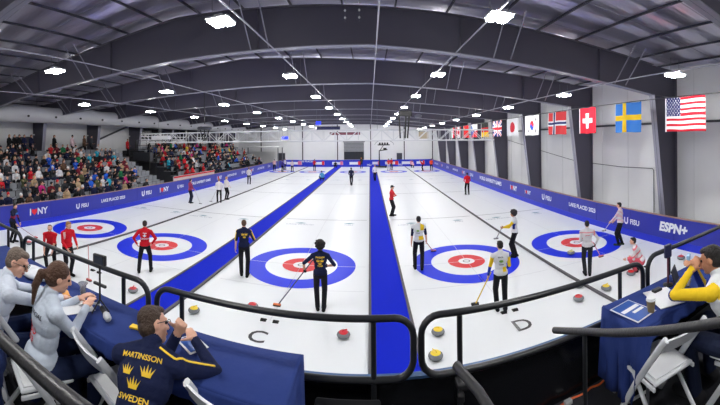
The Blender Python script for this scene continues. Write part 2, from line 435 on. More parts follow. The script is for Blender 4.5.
its = [('ILNY', 9.5, .68, .4), ('FISU', 12.5, .62, .3), ('LAKE PLACID 2023', 15.1, .7, .26), ('FISU', 18.4, .68, .36), ('ILNY', 20.5, .68, .42), ('FISU', 22.8, .66, .3), ('WORLD UNIVERSITY GAMES', 26.2, .68, .3), ('ILNY', 30, .68, .4), ('LAKE PLACID 2023', 33.2, .68, .3), ('FISU', 36.5, .68, .36), ('ILNY', 39.5, .68, .4), ('LAKE PLACID 2023', 43, .68, .34), ('FISU', 46.6, .68, .36), ('ILNY', 50, .68, .4)]
wall_text(bl, its, -14.445, 1)
br = barrier(10.12, -1, 'long blue sponsor barrier below the row of flags')
its = [('ESPN+', 8.0, .72, .48), ('FISU', 10.3, .62, .3), ('LAKE PLACID 2023', 13.9, .7, .28), ('FISU', 17.5, .68, .36), ('ILNY', 20.0, .68, .3), ('ILNY', 22.3, .68, .42), ('WORLD UNIVERSITY GAMES', 27.2, .7, .42), ('FISU', 32.5, .68, .36), ('ILNY', 35.5, .68, .4), ('LAKE PLACID 2023', 39, .68, .3), ('FISU', 43, .68, .36), ('ILNY', 46.5, .68, .4), ('LAKE PLACID 2023', 50.5, .68, .34)]
wall_text(br, its, 10.115, -1)
# far end board
r = thing('rink_board', 'blue and white sponsor barrier closing the far end of the ice', 'barrier', (0, 0, 0), 0, 'blue sponsor boards around the ice')
m = MB(); m.box((-2.17, 55.15, .57), (24.6, .1, 1.14), ban2); m.obj('banner_panel', r)
for i, x in enumerate((-12.6, -8.3, -5.3, -2.4, 1.0, 3.6, 6.2, 8.4)):
    w = (2.6, 1.6, 1.8, 1.9, 1.2, 2.2, 1.9, 1.4)[i]
    m = MB(); m.box((x, 55.09, .6), (w, .03, .44), WTXT); m.box((x + w * .36, 55.085, .62), (w * .24, .035, .62), RTXT if i % 2 else mat('pink_print', (226, 120, 160), .6)); m.obj('white_stripe', r)
for x, t in ((-10.6, 'LAKE PLACID'), (-.1, 'FISU'), (5, 'FISU')):
    m = MB(); vs, fs = tmesh(t, .4, .02); m.add(vs, fs, WTXT, Matrix.Translation((x, 55.07, .9 if x < -5 else .3)) @ RX); m.obj('banner_lettering', r)
# low dark board at near end of the ice
m = MB(); m.box((-2.17, 5.05, .1), (24.6, .08, .2), BLACK); tag(m.obj('end_bumper'), 'low black bumper at the near end of the ice', 'bumper')

# ============================================================ PEOPLE
def rotm(yaw=0, pitch=0, roll=0):
    """yaw about z, then pitch forward (towards +y), then roll to +x"""
    return Matrix.Rotation(yaw, 3, 'Z') @ Matrix.Rotation(-pitch, 3, 'X') @ Matrix.Rotation(roll, 3, 'Y')
def ik(a, t, l1, l2, hint):
    d = t - a; L_ = d.length
    if L_ > (l1 + l2) * .999: t = a + d * ((l1 + l2) * .999 / L_); d = t - a; L_ = d.length
    L_ = max(L_, abs(l1 - l2) + .01)
    ca = (l1 * l1 + L_ * L_ - l2 * l2) / (2 * l1 * L_); ca = max(-1, min(1, ca))
    u = d.normalized(); h = hint - u * hint.dot(u)
    if h.length < 1e-4: h = V((0, 0, -1)) - u * -u.z
    h.normalize()
    return a + u * (l1 * ca) + h * (l1 * math.sqrt(1 - ca * ca)), t
class Prims:
    def __init__(s): s.p = []
    def cap(s, a, b, ra, rb, k): s.p.append(('c', V(a), V(b), ra, rb, k))
    def ell(s, c, r, R, k): s.p.append(('e', V(c), V(r), R.copy(), None, k))
    def dist(s, P, q):
        """approximate signed distance of points P (N,3) to primitive q"""
        if q[0] == 'c':
            a, b = np.array(q[1]), np.array(q[2]); d = b - a; L2 = max(d @ d, 1e-9)
            t = np.clip(((P - a) @ d) / L2, 0, 1)
            return np.linalg.norm(P - a - t[:, None] * d, axis=1) - (q[3] + (q[4] - q[3]) * t)
        R = np.array(q[3]); l = (P - np.array(q[1])) @ R; r = np.array(q[2])
        k0 = np.linalg.norm(l / r, axis=1); k1 = np.linalg.norm(l / (r * r), axis=1)
        return k0 * (k0 - 1) / np.maximum(k1, 1e-6)
    def mesh(s, only=None):
        vs = []; fs = []
        for q in s.p:
            if only and q[5] not in only: continue
            o = len(vs)
            if q[0] == 'c':
                a, b = q[1], q[2]; d = b - a
                if d.length < 1e-5: d = V((0, 0, 1e-4))
                t = d.normalized(); u = t.cross(V((0, 0, 1)))
                if u.length < .05: u = t.cross(V((0, 1, 0)))
                u.normalize(); w = t.cross(u); n = 12; rings = []
                for (c, r, sg) in ((a, q[3], -1), (b, q[4], 1)):
                    for e in ((80, 50, 20) if sg < 0 else (20, 50, 80)):
                        e = math.radians(e); rings.append((c + t * (sg * math.sin(e) * r), math.cos(e) * r))
                for c, r in rings:
                    for k in range(n):
                        an = 2 * PI * k / n; vs.append(c + u * math.cos(an) * r + w * math.sin(an) * r)
                for i in range(len(rings) - 1):
                    for k in range(n): fs.append((o + i * n + k, o + i * n + (k + 1) % n, o + (i + 1) * n + (k + 1) % n, o + (i + 1) * n + k))
                fs += [tuple(o + k for k in range(n))[::-1], tuple(o + (len(rings) - 1) * n + k for k in range(n))]
            else:
                n, mm = 16, 9
                for i in range(1, mm):
                    ph = PI * i / mm
                    for k in range(n):
                        an = 2 * PI * k / n
                        vs.append(q[1] + q[3] @ V((q[2].x * math.sin(ph) * math.cos(an), q[2].y * math.sin(ph) * math.sin(an), -q[2].z * math.cos(ph))))
                for i in range(mm - 2):
                    for k in range(n): fs.append((o + i * n + k, o + i * n + (k + 1) % n, o + (i + 1) * n + (k + 1) % n, o + (i + 1) * n + k))
                fs += [tuple(o + k for k in range(n))[::-1], tuple(o + (mm - 2) * n + k for k in range(n))]
        return vs, fs
def remesh(prims, vox, smooth=3, only=None):
    vs, fs = prims.mesh(only)
    me = bpy.data.meshes.new('r'); me.from_pydata([tuple(v) for v in vs], [], fs); me.update()
    o = bpy.data.objects.new('r', me); COL.objects.link(o)
    md = o.modifiers.new('r', 'REMESH'); md.mode = 'VOXEL'; md.voxel_size = vox; md.use_smooth_shade = True
    if smooth:
        sm = o.modifiers.new('s', 'SMOOTH'); sm.factor = .5; sm.iterations = smooth
    dg = bpy.context.evaluated_depsgraph_get()
    out = bpy.data.meshes.new_from_object(o.evaluated_get(dg), depsgraph=dg)
    bpy.data.objects.remove(o); bpy.data.meshes.remove(me)
    return out
def keys_of(me, prims, only=None):
    n = len(me.polygons); P = np.empty(n * 3); me.polygons.foreach_get('center', P); P = P.reshape(-1, 3)
    best = np.full(n, 1e9); idx = np.zeros(n, int); names = []
    for q in prims.p:
        if only and q[5] not in only: continue
        d = prims.dist(P, q)
        if q[5] not in names: names.append(q[5])
        k = names.index(q[5]); w = d < best; best[w] = d[w]; idx[w] = k
    return names, idx, P
def build_prims(p):
    """skeleton of a figure from a pose dict; faces +y, origin at the ground under the pelvis"""
    S = p.get('s', 1.0); Q = Prims(); J = {}
    pel = V(p.get('pel', (0, 0, .94))); tw = p.get('twist', 0)
    R = rotm(tw, p.get('lean', .04), p.get('side', 0))
    Rp = rotm(p.get('hipyaw', 0), p.get('lean', .04) * .35, 0)
    fat = p.get('fat', 1.0); fem = p.get('fem', False)
    at = lambda v: pel + R @ V(v)
    neck = at((0, -.005, .53)); J['neck'] = neck
    # trunk
    Q.ell(pel + Rp @ V((0, 0, -.01)), (.165 * fat, .118 * fat, .12), Rp, 'pants')
    Q.ell(pel + Rp @ V((0, .0, .045)), (.178 * fat, .13 * fat, .125), Rp, 'top')
    Q.ell(at((0, .005, .2)), (.148 * fat, .108 * fat, .17), R, 'top')
    Q.ell(at((0, 0, .36)), (.178 * fat, .118 * fat, .17), R, 'top')
    sw = .172 if fem else .188
    if p.get('coat'):
        Q.cap(at((0, 0, .1)), pel + Rp @ V((0, .01, -.1)), .17 * fat, .18 * fat, 'top')
    sh = {}
    for s in (-1, 1):
        shift = p.get('shrug', 0)
        sh[s] = at((s * sw, 0, .45 + shift))
        Q.cap(at((0, -.01, .47)), sh[s], .075, .062, 'top')
        Q.cap(neck + R @ V((0, 0, .0)), at((s * sw * .8, 0, .47 + shift)), .055, .055, 'top')
    # neck and head
    hy, hp, hr = p.get('head', (0, 0, 0))
    Rh = R.copy() @ rotm(hy, hp - p.get('lean', .04) * .6, hr)
    hb = neck + R @ V((0, .012, .05 - p.get('nd', .012))); hc = hb + Rh @ V((0, .022, .125)); J['hc'] = hc; J['Rh'] = Rh
    Q.cap(neck - R @ V((0, 0, .02)), hb + Rh @ V((0, 0, .05)), .056, .053, 'skin')
    if p.get('collar', 1): Q.cap(neck + R @ V((0, 0, .0)), neck + R @ V((0, .003, .025)), .068, .064, 'top')
    ht = lambda v: hc + Rh @ V(v)
    Q.ell(ht((0, -.008, .018)), (.074, .094, .098), Rh, 'skin')
    Q.ell(ht((0, .022, -.045)), (.058, .068, .07), Rh, 'skin')
    Q.cap(ht((0, .06, -.095)), ht((0, .066, -.09)), .022, .022, 'skin')
    if p.get('face', True):
        Q.cap(ht((0, .088, .01)), ht((0, .104, -.028)), .011, .016, 'skin')
        Q.cap(ht((-.03, .083, .022)), ht((.03, .083, .022)), .012, .012, 'skin')
        Q.cap(ht((-.016, .086, -.062)), ht((.016, .086, -.062)), .010, .010, 'lip')
        for s in (-1, 1):
            Q.ell(ht((s * .075, -.005, -.008)), (.011, .019, .031), Rh, 'skin')
            Q.cap(ht((s * .04, .062, -.03)), ht((s * .04, .055, -.04)), .022, .02, 'skin')
    # hair
    hs = p.get('hair', 'short')
    if hs == 'short' or hs == 'thin':
        Q.ell(ht((0, -.022, .036)), (.080, .09, .085), Rh, 'hair'); Q.ell(ht((0, -.042, -.012)), (.073, .066, .072), Rh, 'hair')
        Q.ell(ht((0, .03, .078)), (.058, .056, .032), Rh, 'hair')
    elif hs == 'afro':
        Q.ell(ht((0, -.02, .06)), (.125, .125, .115), Rh, 'hair'); Q.ell(ht((0, -.05, 0)), (.11, .09, .1), Rh, 'hair')
        for k in range(26):
            a = k * 2.4; z = -.02 + .15 * ((k * 7) % 26) / 26; rr = .12 * math.sqrt(max(.1, 1 - ((z - .05) / .14) ** 2))
            if math.sin(a) * rr > .05 and z < .06: continue
            Q.cap(ht((math.cos(a) * rr, math.sin(a) * rr - .02, z)), ht((math.cos(a) * rr * 1.02, math.sin(a) * rr - .02, z + .004)), .026, .024, 'hair')
    elif hs == 'pony' or hs == 'long':
        Q.ell(ht((0, -.02, .038)), (.084, .098, .092), Rh, 'hair'); Q.ell(ht((0, -.045, -.01)), (.08, .075, .08), Rh, 'hair')
        if hs == 'pony':
            Q.cap(ht((0, -.115, .01)), ht((0, -.15, -.01)), .03, .036, 'hair'); Q.cap(ht((0, -.15, -.01)), ht((-.01, -.165, -.12)), .038, .035, 'hair'); Q.cap(ht((-.01, -.165, -.12)), ht((-.02, -.14, -.27)), .034, .012, 'hair')
        else:
            Q.cap(ht((-.04, -.07, 0)), ht((-.04, -.085, -.16)), .05, .04, 'hair'); Q.cap(ht((.04, -.07, 0)), ht((.04, -.085, -.16)), .05, .04, 'hair')
    elif hs == 'cap':
        Q.ell(ht((0, -.01, .045)), (.084, .102, .085), Rh, 'hat'); Q.ell(ht((0, .1, .045)), (.06, .055, .012), Rh, 'hat'); Q.ell(ht((0, -.045, -.015)), (.074, .068, .06), Rh, 'hair')
    elif hs == 'beanie':
        Q.ell(ht((0, -.012, .045)), (.09, .108, .1), Rh, 'hat'); Q.cap(ht((0, -.02, .14)), ht((0, -.02, .15)), .025, .025, 'hat')
    # arms
    hd = {}
    for s, kk in ((-1, 'L'), (1, 'R')):
        t = p.get('hand' + kk); hint = V(p.get('elb' + kk, (s * .5, -.6, -.5)))
        if t is None: t = sh[s] + V((s * .1, .04, -.5))
        else: t = V(t)
        el, t = ik(sh[s], t, .285, .255, hint)
        sk = p.get('sleeve', 'top'); lo = p.get('fore', sk)
        f2 = 1.12 if p.get('coat') else 1.0
        Q.cap(sh[s], el, .056 * f2, .043 * f2, sk); Q.cap(el, t, .043 * f2, .03 * f2, lo)
        if p.get('stripe'):
            Q.cap(sh[s] + V((s * .012, 0, .012)), el + V((s * .012, 0, .012)), .048, .037, p['stripe'])
        J['hand' + kk] = t; J['el' + kk] = el; J['sh' + kk] = sh[s]
        d = (t - el).normalized(); pd = V(p.get('palm' + kk, (-s, 0, 0)))   # direction the palm looks
        pd = (pd - d * pd.dot(d))
        if pd.length < .05: pd = V((0, 0, -1)) - d * -d.z
        pd.normalize(); sd = d.cross(pd) * (1 if s > 0 else -1); sd.normalize()
        curl = p.get('curl' + kk, .5); hk = p.get('hmat', 'skin')
        RH = Matrix((sd, d, pd)).transposed()
        Q.cap(t - d * .02, t + d * .02, .028, .028, hk)
        Q.ell(t + d * .06, (.042, .05, .017), RH, hk)
        if p.get('fingers', True):
            for i, (off, ln) in enumerate(((.030, .074), (.010, .082), (-.010, .077), (-.029, .06))):
                b0 = t + d * .098 + sd * off; a1 = curl * .7; a2 = curl * 1.7
                d1 = d * math.cos(a1) + pd * math.sin(a1); d2 = d * math.cos(a2) + pd * math.sin(a2)
                m1 = b0 + d1 * ln * .5; m2 = m1 + d2 * ln * .5
                Q.cap(b0, m1, .0095, .009, hk); Q.cap(m1, m2, .009, .0078, hk)
            tb = t + d * .035 + sd * .034; td = (d * .6 + sd * .65 + pd * (.2 + .5 * curl)).normalized()
            tm = tb + td * .04; Q.cap(tb - td * .015, tm, .0135, .011, hk); Q.cap(tm, tm + (td * .5 + d * .5 + pd * .6 * curl).normalized() * .032, .0105, .009, hk)
        else: Q.ell(t + d * .1, (.036, .045, .022), RH, hk)
        hd[s] = t + d * .07 + pd * .02; J['grip' + kk] = hd[s]
    # legs
    lg = p.get('leg', 'pants')
    for s, kk in ((-1, 'L'), (1, 'R')):
        ft = V(p.get('foot' + kk, (s * .12, 0, .09))); hip = pel + Rp @ V((s * .092, 0, -.03))
        kn, ft = ik(hip, ft, .43, .43, V(p.get('knee' + kk, (s * .15, 1, 0))))
        Q.cap(hip, kn, .094 * fat, .073, lg); Q.cap(kn, ft + V((0, 0, .0)), .073, .06, lg)
        fy = p.get('toe' + kk, -s * .15); F = V((-math.sin(fy), math.cos(fy), p.get('tip' + kk, 0)))
        Q.cap(ft + V((0, 0, -.045)) - F * .05, ft + V((0, 0, -.045)) + F * .17, .05, .043, 'shoe')
        Q.cap(ft + V((0, 0, -.02)), ft + V((0, 0, -.04)), .043, .042, 'shoe')
    for e in p.get('extra', []):
        Q.cap(at(e[0]), at(e[1]), e[2], e[3], e[4])
    if S != 1:
        Q.p = [(q[0], q[1] * S, q[2] * S, q[3] * S if q[0] == 'c' else q[3], q[4] * S if q[0] == 'c' else None, q[5]) for q in Q.p]
        for k in list(J):
            if k != 'Rh': J[k] = J[k] * S
    J['R'] = R; J['S'] = S
    return Q, J
def shell(name, me, sel, keys, names, matfn, parent, off):
    """clothing piece: the selected faces of the body lifted off along their normals"""
    vid = {}; vs = []; fs = []; ms = []; mats = []
    N = me.vertex_normals
    for fi in sel:
        f = []
        for vi in me.polygons[fi].vertices:
            if vi not in vid:
                vid[vi] = len(vs); v = me.vertices[vi].co; n = N[vi].vector; vs.append(tuple(v + n * off))
            f.append(vid[vi])
        fs.append(f); k = matfn(names[keys[fi]])
        if k not in mats: mats.append(k)
        ms.append(mats.index(k))
    if not fs: return None
    m2 = bpy.data.meshes.new(name); m2.from_pydata(vs, [], fs)
    for k in mats: m2.materials.append(k)
    m2.polygons.foreach_set('material_index', ms); m2.polygons.foreach_set('use_smooth', [True] * len(fs)); m2.update()
    o = bpy.data.objects.new(name, m2); COL.objects.link(o); o.parent = parent
    return o
SKIN = {'light': (222, 172, 148), 'tan': (196, 140, 108), 'dark': (120, 78, 58)}
def skinm(k='light'): return mat('skin_' + k, SKIN[k], .5, 0, .4, .08, 40, .05, 12)
def hairm(rgb): return mat('hair_%d_%d_%d' % rgb, rgb, .6, 0, .4, .8, 60, .3, 30)
def person(label, pos, yaw, p, cols, group=None, vox=.012, skin='light', hair=(40, 30, 26), regions=None, eyes=False, keep=None):
    """cols: key -> rgb. A full figure: one continuous body with hair, jacket, trousers and shoes as its children"""
    Q, J = build_prims(p)
    body_keys = [k for k in set(q[5] for q in Q.p) if k not in ('hair', 'hat')]
    me = remesh(Q, vox, 3, body_keys)
    names, idx, P = keys_of(me, Q, body_keys)
    me.name = 'person'
    sm = skinm(skin); me.materials.clear(); me.materials.append(sm); me.materials.append(mat('lips', (176, 104, 96), .45))
    me.polygons.foreach_set('use_smooth', [True] * len(me.polygons))
    mi = np.zeros(len(me.polygons), int)
    if 'lip' in names: mi[idx == names.index('lip')] = 1
    me.polygons.foreach_set('material_index', mi)
    root = bpy.data.objects.new('person', me); COL.objects.link(root); root.location = pos; root.rotation_euler.z = yaw
    tag(root, label, 'person', group)
    def mf(k):
        return cloth(cols.get(k, cols['top']))
    nm = np.array(names); kf = nm[idx]
    if regions:       # recolour part of the jacket by local position: fn(P) -> mask
        for fn, key in regions:
            mask = fn(P / p.get('s', 1.0), J) & np.isin(kf, ('top', 'sleeve', 'fore', 'stripe', 'navy'))
            kf[mask] = key
            if key not in names: names.append(key)
            idx[mask] = names.index(key)
    tops = [i for i in np.nonzero(~np.isin(kf, ('skin', 'lip', 'pants', 'shoe', 'glove', 'bare')))[0]]
    top = shell('jacket', me, tops, idx, names, mf, root, .005)
    tr = shell('trousers', me, list(np.nonzero(kf == 'pants')[0]), idx, names, mf, root, .004)
    shp = np.nonzero(kf == 'shoe')[0]
    if len(shp):
        mid = (np.array(J['footm']) if 'footm' in J else None)
        fl_ = [[], []]
        cen = [V(q[1]) for q in Q.p if q[5] == 'shoe']
        for i in shp:
            c = V(P[i]); fl_[0 if min((c - cen[0]).length, (c - cen[1]).length) < min((c - cen[2]).length, (c - cen[3]).length) else 1].append(i)
        for l_ in fl_:
            shell('shoe', me, l_, idx, names, mf, root, .004)
    if 'glove' in kf:
        gl = np.nonzero(kf == 'glove')[0]; hl = np.array(J['handL']); hr_ = np.array(J['handR'])
        near_l = np.linalg.norm(P[gl] - hl, axis=1) < np.linalg.norm(P[gl] - hr_, axis=1)
        for part in (gl[near_l], gl[~near_l]): shell('glove', me, list(part), idx, names, mf, root, .002)
    hk = [k for k in ('hair', 'hat') if any(q[5] == k for q in Q.p)]
    for k in hk:
        h = remesh(Q, max(vox * .8, .006), 1, [k]); h.name = k; h.materials.clear(); h.materials.append(hairm(hair) if k == 'hair' else cloth(cols.get('hat', (30, 30, 35))))
        h.polygons.foreach_set('use_smooth', [True] * len(h.polygons))
        o = bpy.data.objects.new('hair' if k == 'hair' else 'cap', h); COL.objects.link(o); o.parent = root
    if eyes:
        for s in (-1, 1):
            m = MB(); c = J['hc'] + J['Rh'] @ (V((s * .031, .079, .004)) * J['S'])
            m.lathe([(.001, -.012), (.008, -.009), (.012, 0), (.008, .009), (.001, .012)], c, mat('eye_dark', (40, 34, 32), .2), 12); m.obj('eye', root)
    J['me'] = me; J['root'] = root; J['top'] = top
    M = Matrix.Translation(pos) @ Matrix.Rotation(yaw, 4, 'Z')
    J['world'] = lambda v: M @ V(v)
    bpy.context.view_layer.update()
    return J
def back_print(J, items, front=False):
    """lettering and emblems that follow the cloth on the back. items: (kind/text, x, height, size, material)"""
    o = J['top']; 
    if o is None: return
    bv = BVHTree.FromPolygons([v.co for v in o.data.vertices], [tuple(p.vertices) for p in o.data.polygons])
    R = J['R']; S = J['S']; neck = J['neck']; sg = 1 if front else -1
    for kind, x, z, sz, m_ in items:
        if kind == 'CROWN': n = [(a * sz, b * sz, 0) for a, b in CROWN]; f = [tuple(range(len(n)))]
        elif kind == 'LEAF': n = [(a * sz, b * sz, 0) for a, b in LEAF]; f = [tuple(range(len(n)))]
        elif kind == 'BLOB': n = [(math.cos(k * .785) * sz, math.sin(k * .785) * sz * .6, 0) for k in range(8)]; f = [tuple(range(8))]
        elif kind == 'CROSS': w = sz / 6; h = sz / 2; n = [(-w, -h, 0), (w, -h, 0), (w, -w, 0), (h, -w, 0), (h, w, 0), (w, w, 0), (w, h, 0), (-w, h, 0), (-w, w, 0), (-h, w, 0), (-h, -w, 0), (-w, -w, 0)]; f = [tuple(range(12))]
        else: n, f = tmesh(kind, sz, .02)
        if kind in ('CROWN', 'LEAF', 'CROSS'):
            f = [tuple(t_) for t_ in tessellate_polygon([[V(q) for q in n]])]
        bm = bmesh.new(); vv = [bm.verts.new(V(q)) for q in n]
        for ff in f:
            try: bm.faces.new([vv[i] for i in ff])
            except ValueError: pass
        bmesh.ops.triangulate(bm, faces=bm.faces[:])
        if sz > .03:
            for _ in range(2):
                es = [e for e in bm.edges if e.calc_length() > .035]
                if es: bmesh.ops.subdivide_edges(bm, edges=es, cuts=1); bmesh.ops.triangulate(bm, faces=bm.faces[:])
        ok = True
        for v in bm.verts:
            # seen from behind, +x of the figure is to the right
            lx = (v.co.x + x) * S if not front else -(v.co.x + x) * S
            q = neck + R @ V((lx, sg * .5, (v.co.y - z) * S))
            h = bv.ray_cast(q, R @ V((0, -sg, 0)))
            if h[0] is None:
                v.co = neck + R @ V((lx, sg * .09, (v.co.y - z) * S))
            else: v.co = h[0] + h[1] * .006
        me = bpy.data.meshes.new('print'); bm.to_mesh(me); bm.free(); me.materials.append(m_)
        ob = bpy.data.objects.new({'CROWN': 'crown_emblem', 'LEAF': 'leaf_emblem', 'CROSS': 'cross_emblem', 'BLOB': 'printed_emblem'}.get(kind, 'back_lettering'), me)
        COL.objects.link(ob); ob.parent = J['top']
def broom(label, hand, foot, col, head=(210, 210, 215), up=.35):
    """a broom from a hand down to its head on the ice"""
    hand, foot = V(hand), V(foot); d = (hand - foot).normalized()
    r = thing('curling_broom', label, 'broom', foot, 0, 'curling brooms')
    m = MB(); m.tube([d * .06, d * .3, (hand - foot), (hand - foot) + d * up], .0145, mat('broom_%d_%d_%d' % col, col, .35), 8); m.obj('handle', r)
    m = MB(); m.box((0, 0, .045), (.2, .07, .035), mat('bh_%d_%d_%d' % head, head, .4), None, .012); bh_ = m.obj('broom_head', r)
    m = MB(); m.box((0, 0, .016), (.2, .085, .024), BLACK, None, .008); m.obj('pad', bh_)
    return r
gran = mat('granite', (120, 124, 128), .25, 0, .6, .1, 90, .25, 120)
def stone(px, py, m_, lab):
    p = spot(px, py, .06)
    r = thing('curling_stone', lab, 'curling stone', (p.x, p.y, 0), random.random() * 6, 'curling stones')
    m = MB(); m.lathe([(.05, .002), (.1, .008), (.135, .035), (.145, .06), (.135, .085), (.1, .11), (.06, .114)], (0, 0, 0), gran, 28); m.obj('granite_body', r, smooth=True)
    m = MB(); m.lathe([(.1, .108), (.098, .118), (.07, .124), (.03, .126)], (0, 0, 0), m_, 24)
    m.tube([(-.02, 0, .12), (-.02, 0, .14), (.0, 0, .152), (.085, 0, .155)], .011, m_, 8); m.obj('handle', r)

STAND = dict(footL=(-.12, .02, .09), footR=(.12, -.02, .09))
def P_(**k):
    d = dict(STAND); d.update(k); return d
NAVY = (22, 30, 62); TRS = (24, 24, 30); REDJ = (206, 28, 44); WHJ = (214, 216, 220); YEL = (238, 200, 40); RBL = (30, 60, 170)
YTXT = mat('yellow_print', (240, 200, 50), .6); GTXT = mat('green_print', (120, 170, 70), .6); DTXT = mat('dark_print', (40, 44, 60), .6)
def gnd(px, py): p = spot(px, py, 0); return (p.x, p.y, 0)

# --- athletes near
J = person('person in red jacket with white leaf emblem on the back, legs apart', gnd(145, 272.5), .6,
    P_(pel=(0, 0, .9), footL=(-.2, -.02, .09), footR=(.19, .1, .09), handL=(-.28, .1, .92), handR=(.24, .12, .93), elbL=(-1, -.5, -.2), elbR=(1, -.5, -.2), head=(.05, .05, 0), s=.975, stripe='top'),
    dict(top=REDJ, pants=TRS, shoe=(20, 20, 22), glove=(26, 26, 28)), vox=.011, hair=(52, 38, 30))
J['root']['label'] = 'person in red jacket with white leaf emblem on the back, legs apart'
back_print(J, [('TEAM', 0, .12, .05, WTXT), ('LEAF', 0, .2, .12, WTXT), ('CANADA', 0, .3, .065, WTXT)])
J = person('person in navy and yellow team shirt beside the blue carpet, one forearm raised', gnd(244.2, 276.2), .3,
    P_(footL=(-.09, .06, .09), footR=(.1, -.06, .09), handR=(.22, .3, 1.12), elbR=(.6, -.5, -.8), handL=(-.27, .05, .86), head=(.02, .05, 0), s=1.0, fore='skin', stripe='yel'),
    dict(top=NAVY, pants=TRS, shoe=(20, 20, 22), yel=YEL), vox=.011, hair=(90, 66, 48),
    regions=[(lambda P, J: (P[:, 0] < 0) & (P[:, 2] < 2), 'top')])
back_print(J, [('CROWN', -.03, .14, .09, YTXT), ('CROWN', .07, .14, .09, YTXT), ('CROWN', .02, .22, .09, YTXT)])
J = person('person with bushy dark curly hair in navy team shirt above letter C', gnd(320.5, 310.5), .12,
    P_(footL=(-.075, .03, .09), footR=(.085, -.02, .09), handL=(-.42, .1, 1.02), elbL=(-.9, -.6, -.3), handR=(.2, .16, 1.08), elbR=(1, -.7, -.3), head=(.1, .08, 0), hair='afro', s=.97, fore='skin', hmat='glove', curlL=1),
    dict(top=NAVY, pants=(26, 26, 34), shoe=(20, 20, 22), glove=(20, 20, 24)), vox=.009, skin='tan', hair=(30, 24, 24),
    regions=[(lambda P, J: (P[:, 2] > 1.4) & (P[:, 0] < -.06) & (P[:, 0] > -.12), 'yel')])
back_print(J, [('SWEDEN', .0, .1, .055, YTXT), ('CROWN', -.05, .17, .085, YTXT), ('CROWN', .05, .17, .085, YTXT), ('CROWN', .0, .24, .085, YTXT), ('TEAM', 0, .31, .05, YTXT)])
broom('dark shafted broom with orange head held by the curly haired person', J['world'](J['gripL']), spot(277, 306, 0), (60, 62, 84), (230, 120, 60))
J = person('person in red jacket and dark cap with folded arms beside the central blue carpet', gnd(391.5, 216), -1.9,
    P_(footL=(-.08, .05, .09), footR=(.08, -.02, .09), handL=(.1, .22, 1.2), handR=(-.1, .24, 1.16), elbL=(-.8, .2, -.6), elbR=(.8, .2, -.6), hair='cap', s=.98),
    dict(top=(214, 52, 60), pants=TRS, shoe=(20, 20, 22), hat=(28, 28, 34)), vox=.014)
J = person('person in white, yellow and navy vest between the central carpet and the rings', gnd(419, 269.3), -.1,
    P_(footL=(-.13, .04, .09), footR=(.1, -.05, .09), handL=(-.24, .1, .85), handR=(.27, .22, .88), elbR=(.8, -.6, -.2), head=(0, .05, 0), s=.985, sleeve='navy', fore='skin'),
    dict(top=WHJ, pants=TRS, shoe=(20, 20, 22), navy=NAVY, yel=YEL), vox=.011, hair=(28, 24, 24),
    regions=[(lambda P, J: (P[:, 2] > 1.3) & (P[:, 0] > .05) & (P[:, 0] < .17), 'yel'), (lambda P, J: (P[:, 2] < 1.12) & (P[:, 2] > 1.0) & (P[:, 0] > .0) & (P[:, 0] < .15), 'yel')])
back_print(J, [('BLOB', -.03, .18, .05, GTXT), ('TEAM', -.03, .26, .045, DTXT)])
broom('broom held upright beside the person in the white and navy vest', J['world'](J['gripR']), spot(433.5, 251.5, 0), (190, 120, 110), (226, 140, 140), .1)
J = person('person in white team vest with yellow sleeve standing over the hacks above letter D', gnd(501, 311.5), -.22,
    P_(footL=(-.09, .06, .09), footR=(.1, -.04, .09), handL=(-.3, .16, .84), elbL=(-.8, -.6, -.2), handR=(.16, .25, .95), head=(.2, .12, 0), s=.98, sleeve='yel', fore='navy'),
    dict(top=WHJ, pants=TRS, shoe=(24, 28, 34), navy=RBL, yel=YEL), vox=.010, hair=(34, 28, 26),
    regions=[(lambda P, J: (P[:, 0] > .21), 'navy'), (lambda P, J: (P[:, 2] < 1.14) & (P[:, 2] > 1.02) & (P[:, 0] > .04) & (P[:, 0] < .13), 'yel')])
back_print(J, [('BRASIL', -.01, .1, .045, DTXT), ('BLOB', -.0, .19, .055, GTXT), ('TEAM', .0, .28, .045, DTXT)])
broom('yellow shafted broom held down by the person standing at the hacks above letter D', J['world'](J['gripL']), spot(475, 305, 0), YEL, (30, 30, 34), .15)
J = person('person in white vest with yellow and blue sleeves, turned sideways beside the divider', gnd(515, 257), .95,
    P_(footL=(-.08, .03, .09), footR=(.08, -.03, .09), handL=(-.1, .42, 1.12), handR=(.12, .42, 1.08), elbL=(-.5, -.4, -.8), elbR=(.5, -.4, -.8), hair='afro', s=.95, sleeve='yel', fore='yel'),
    dict(top=WHJ, pants=TRS, shoe=(24, 28, 40), yel=YEL, navy=(34, 50, 130)), vox=.012, hair=(24, 22, 24), skin='tan',
    regions=[(lambda P, J: (P[:, 2] > 1.08) & (P[:, 2] < 1.3) & (np.abs(P[:, 0]) > .13), 'navy')])
broom('broom held low towards the divider by the sideways person with yellow sleeves', J['world'](J['gripL']), spot(496, 239, 0), (60, 60, 70), (200, 200, 205), .1)
J = person('person in plain white team jacket standing at the rings of the flag-side sheet, back turned', gnd(587.5, 275.3), -.5,
    P_(footL=(-.07, .02, .09), footR=(.07, -.02, .09), handL=(-.1, .22, 1.08), elbL=(-.5, -.7, -.8), handR=(.3, .16, .95), elbR=(1, -.5, -.2), head=(-.05, .05, 0), s=.96, hmat='glove'),
    dict(top=(218, 216, 220), pants=(40, 42, 48), shoe=(24, 24, 28), glove=(24, 24, 28), pk=(226, 150, 156)), vox=.011, hair=(24, 22, 24),
    regions=[(lambda P, J: (P[:, 2] > 1.37) & (P[:, 2] < 1.4), 'pk'), (lambda P, J: (P[:, 0] > .2) & (P[:, 0] < .25), 'pk')])
back_print(J, [('JAPAN', 0, .17, .05, RTXT)])
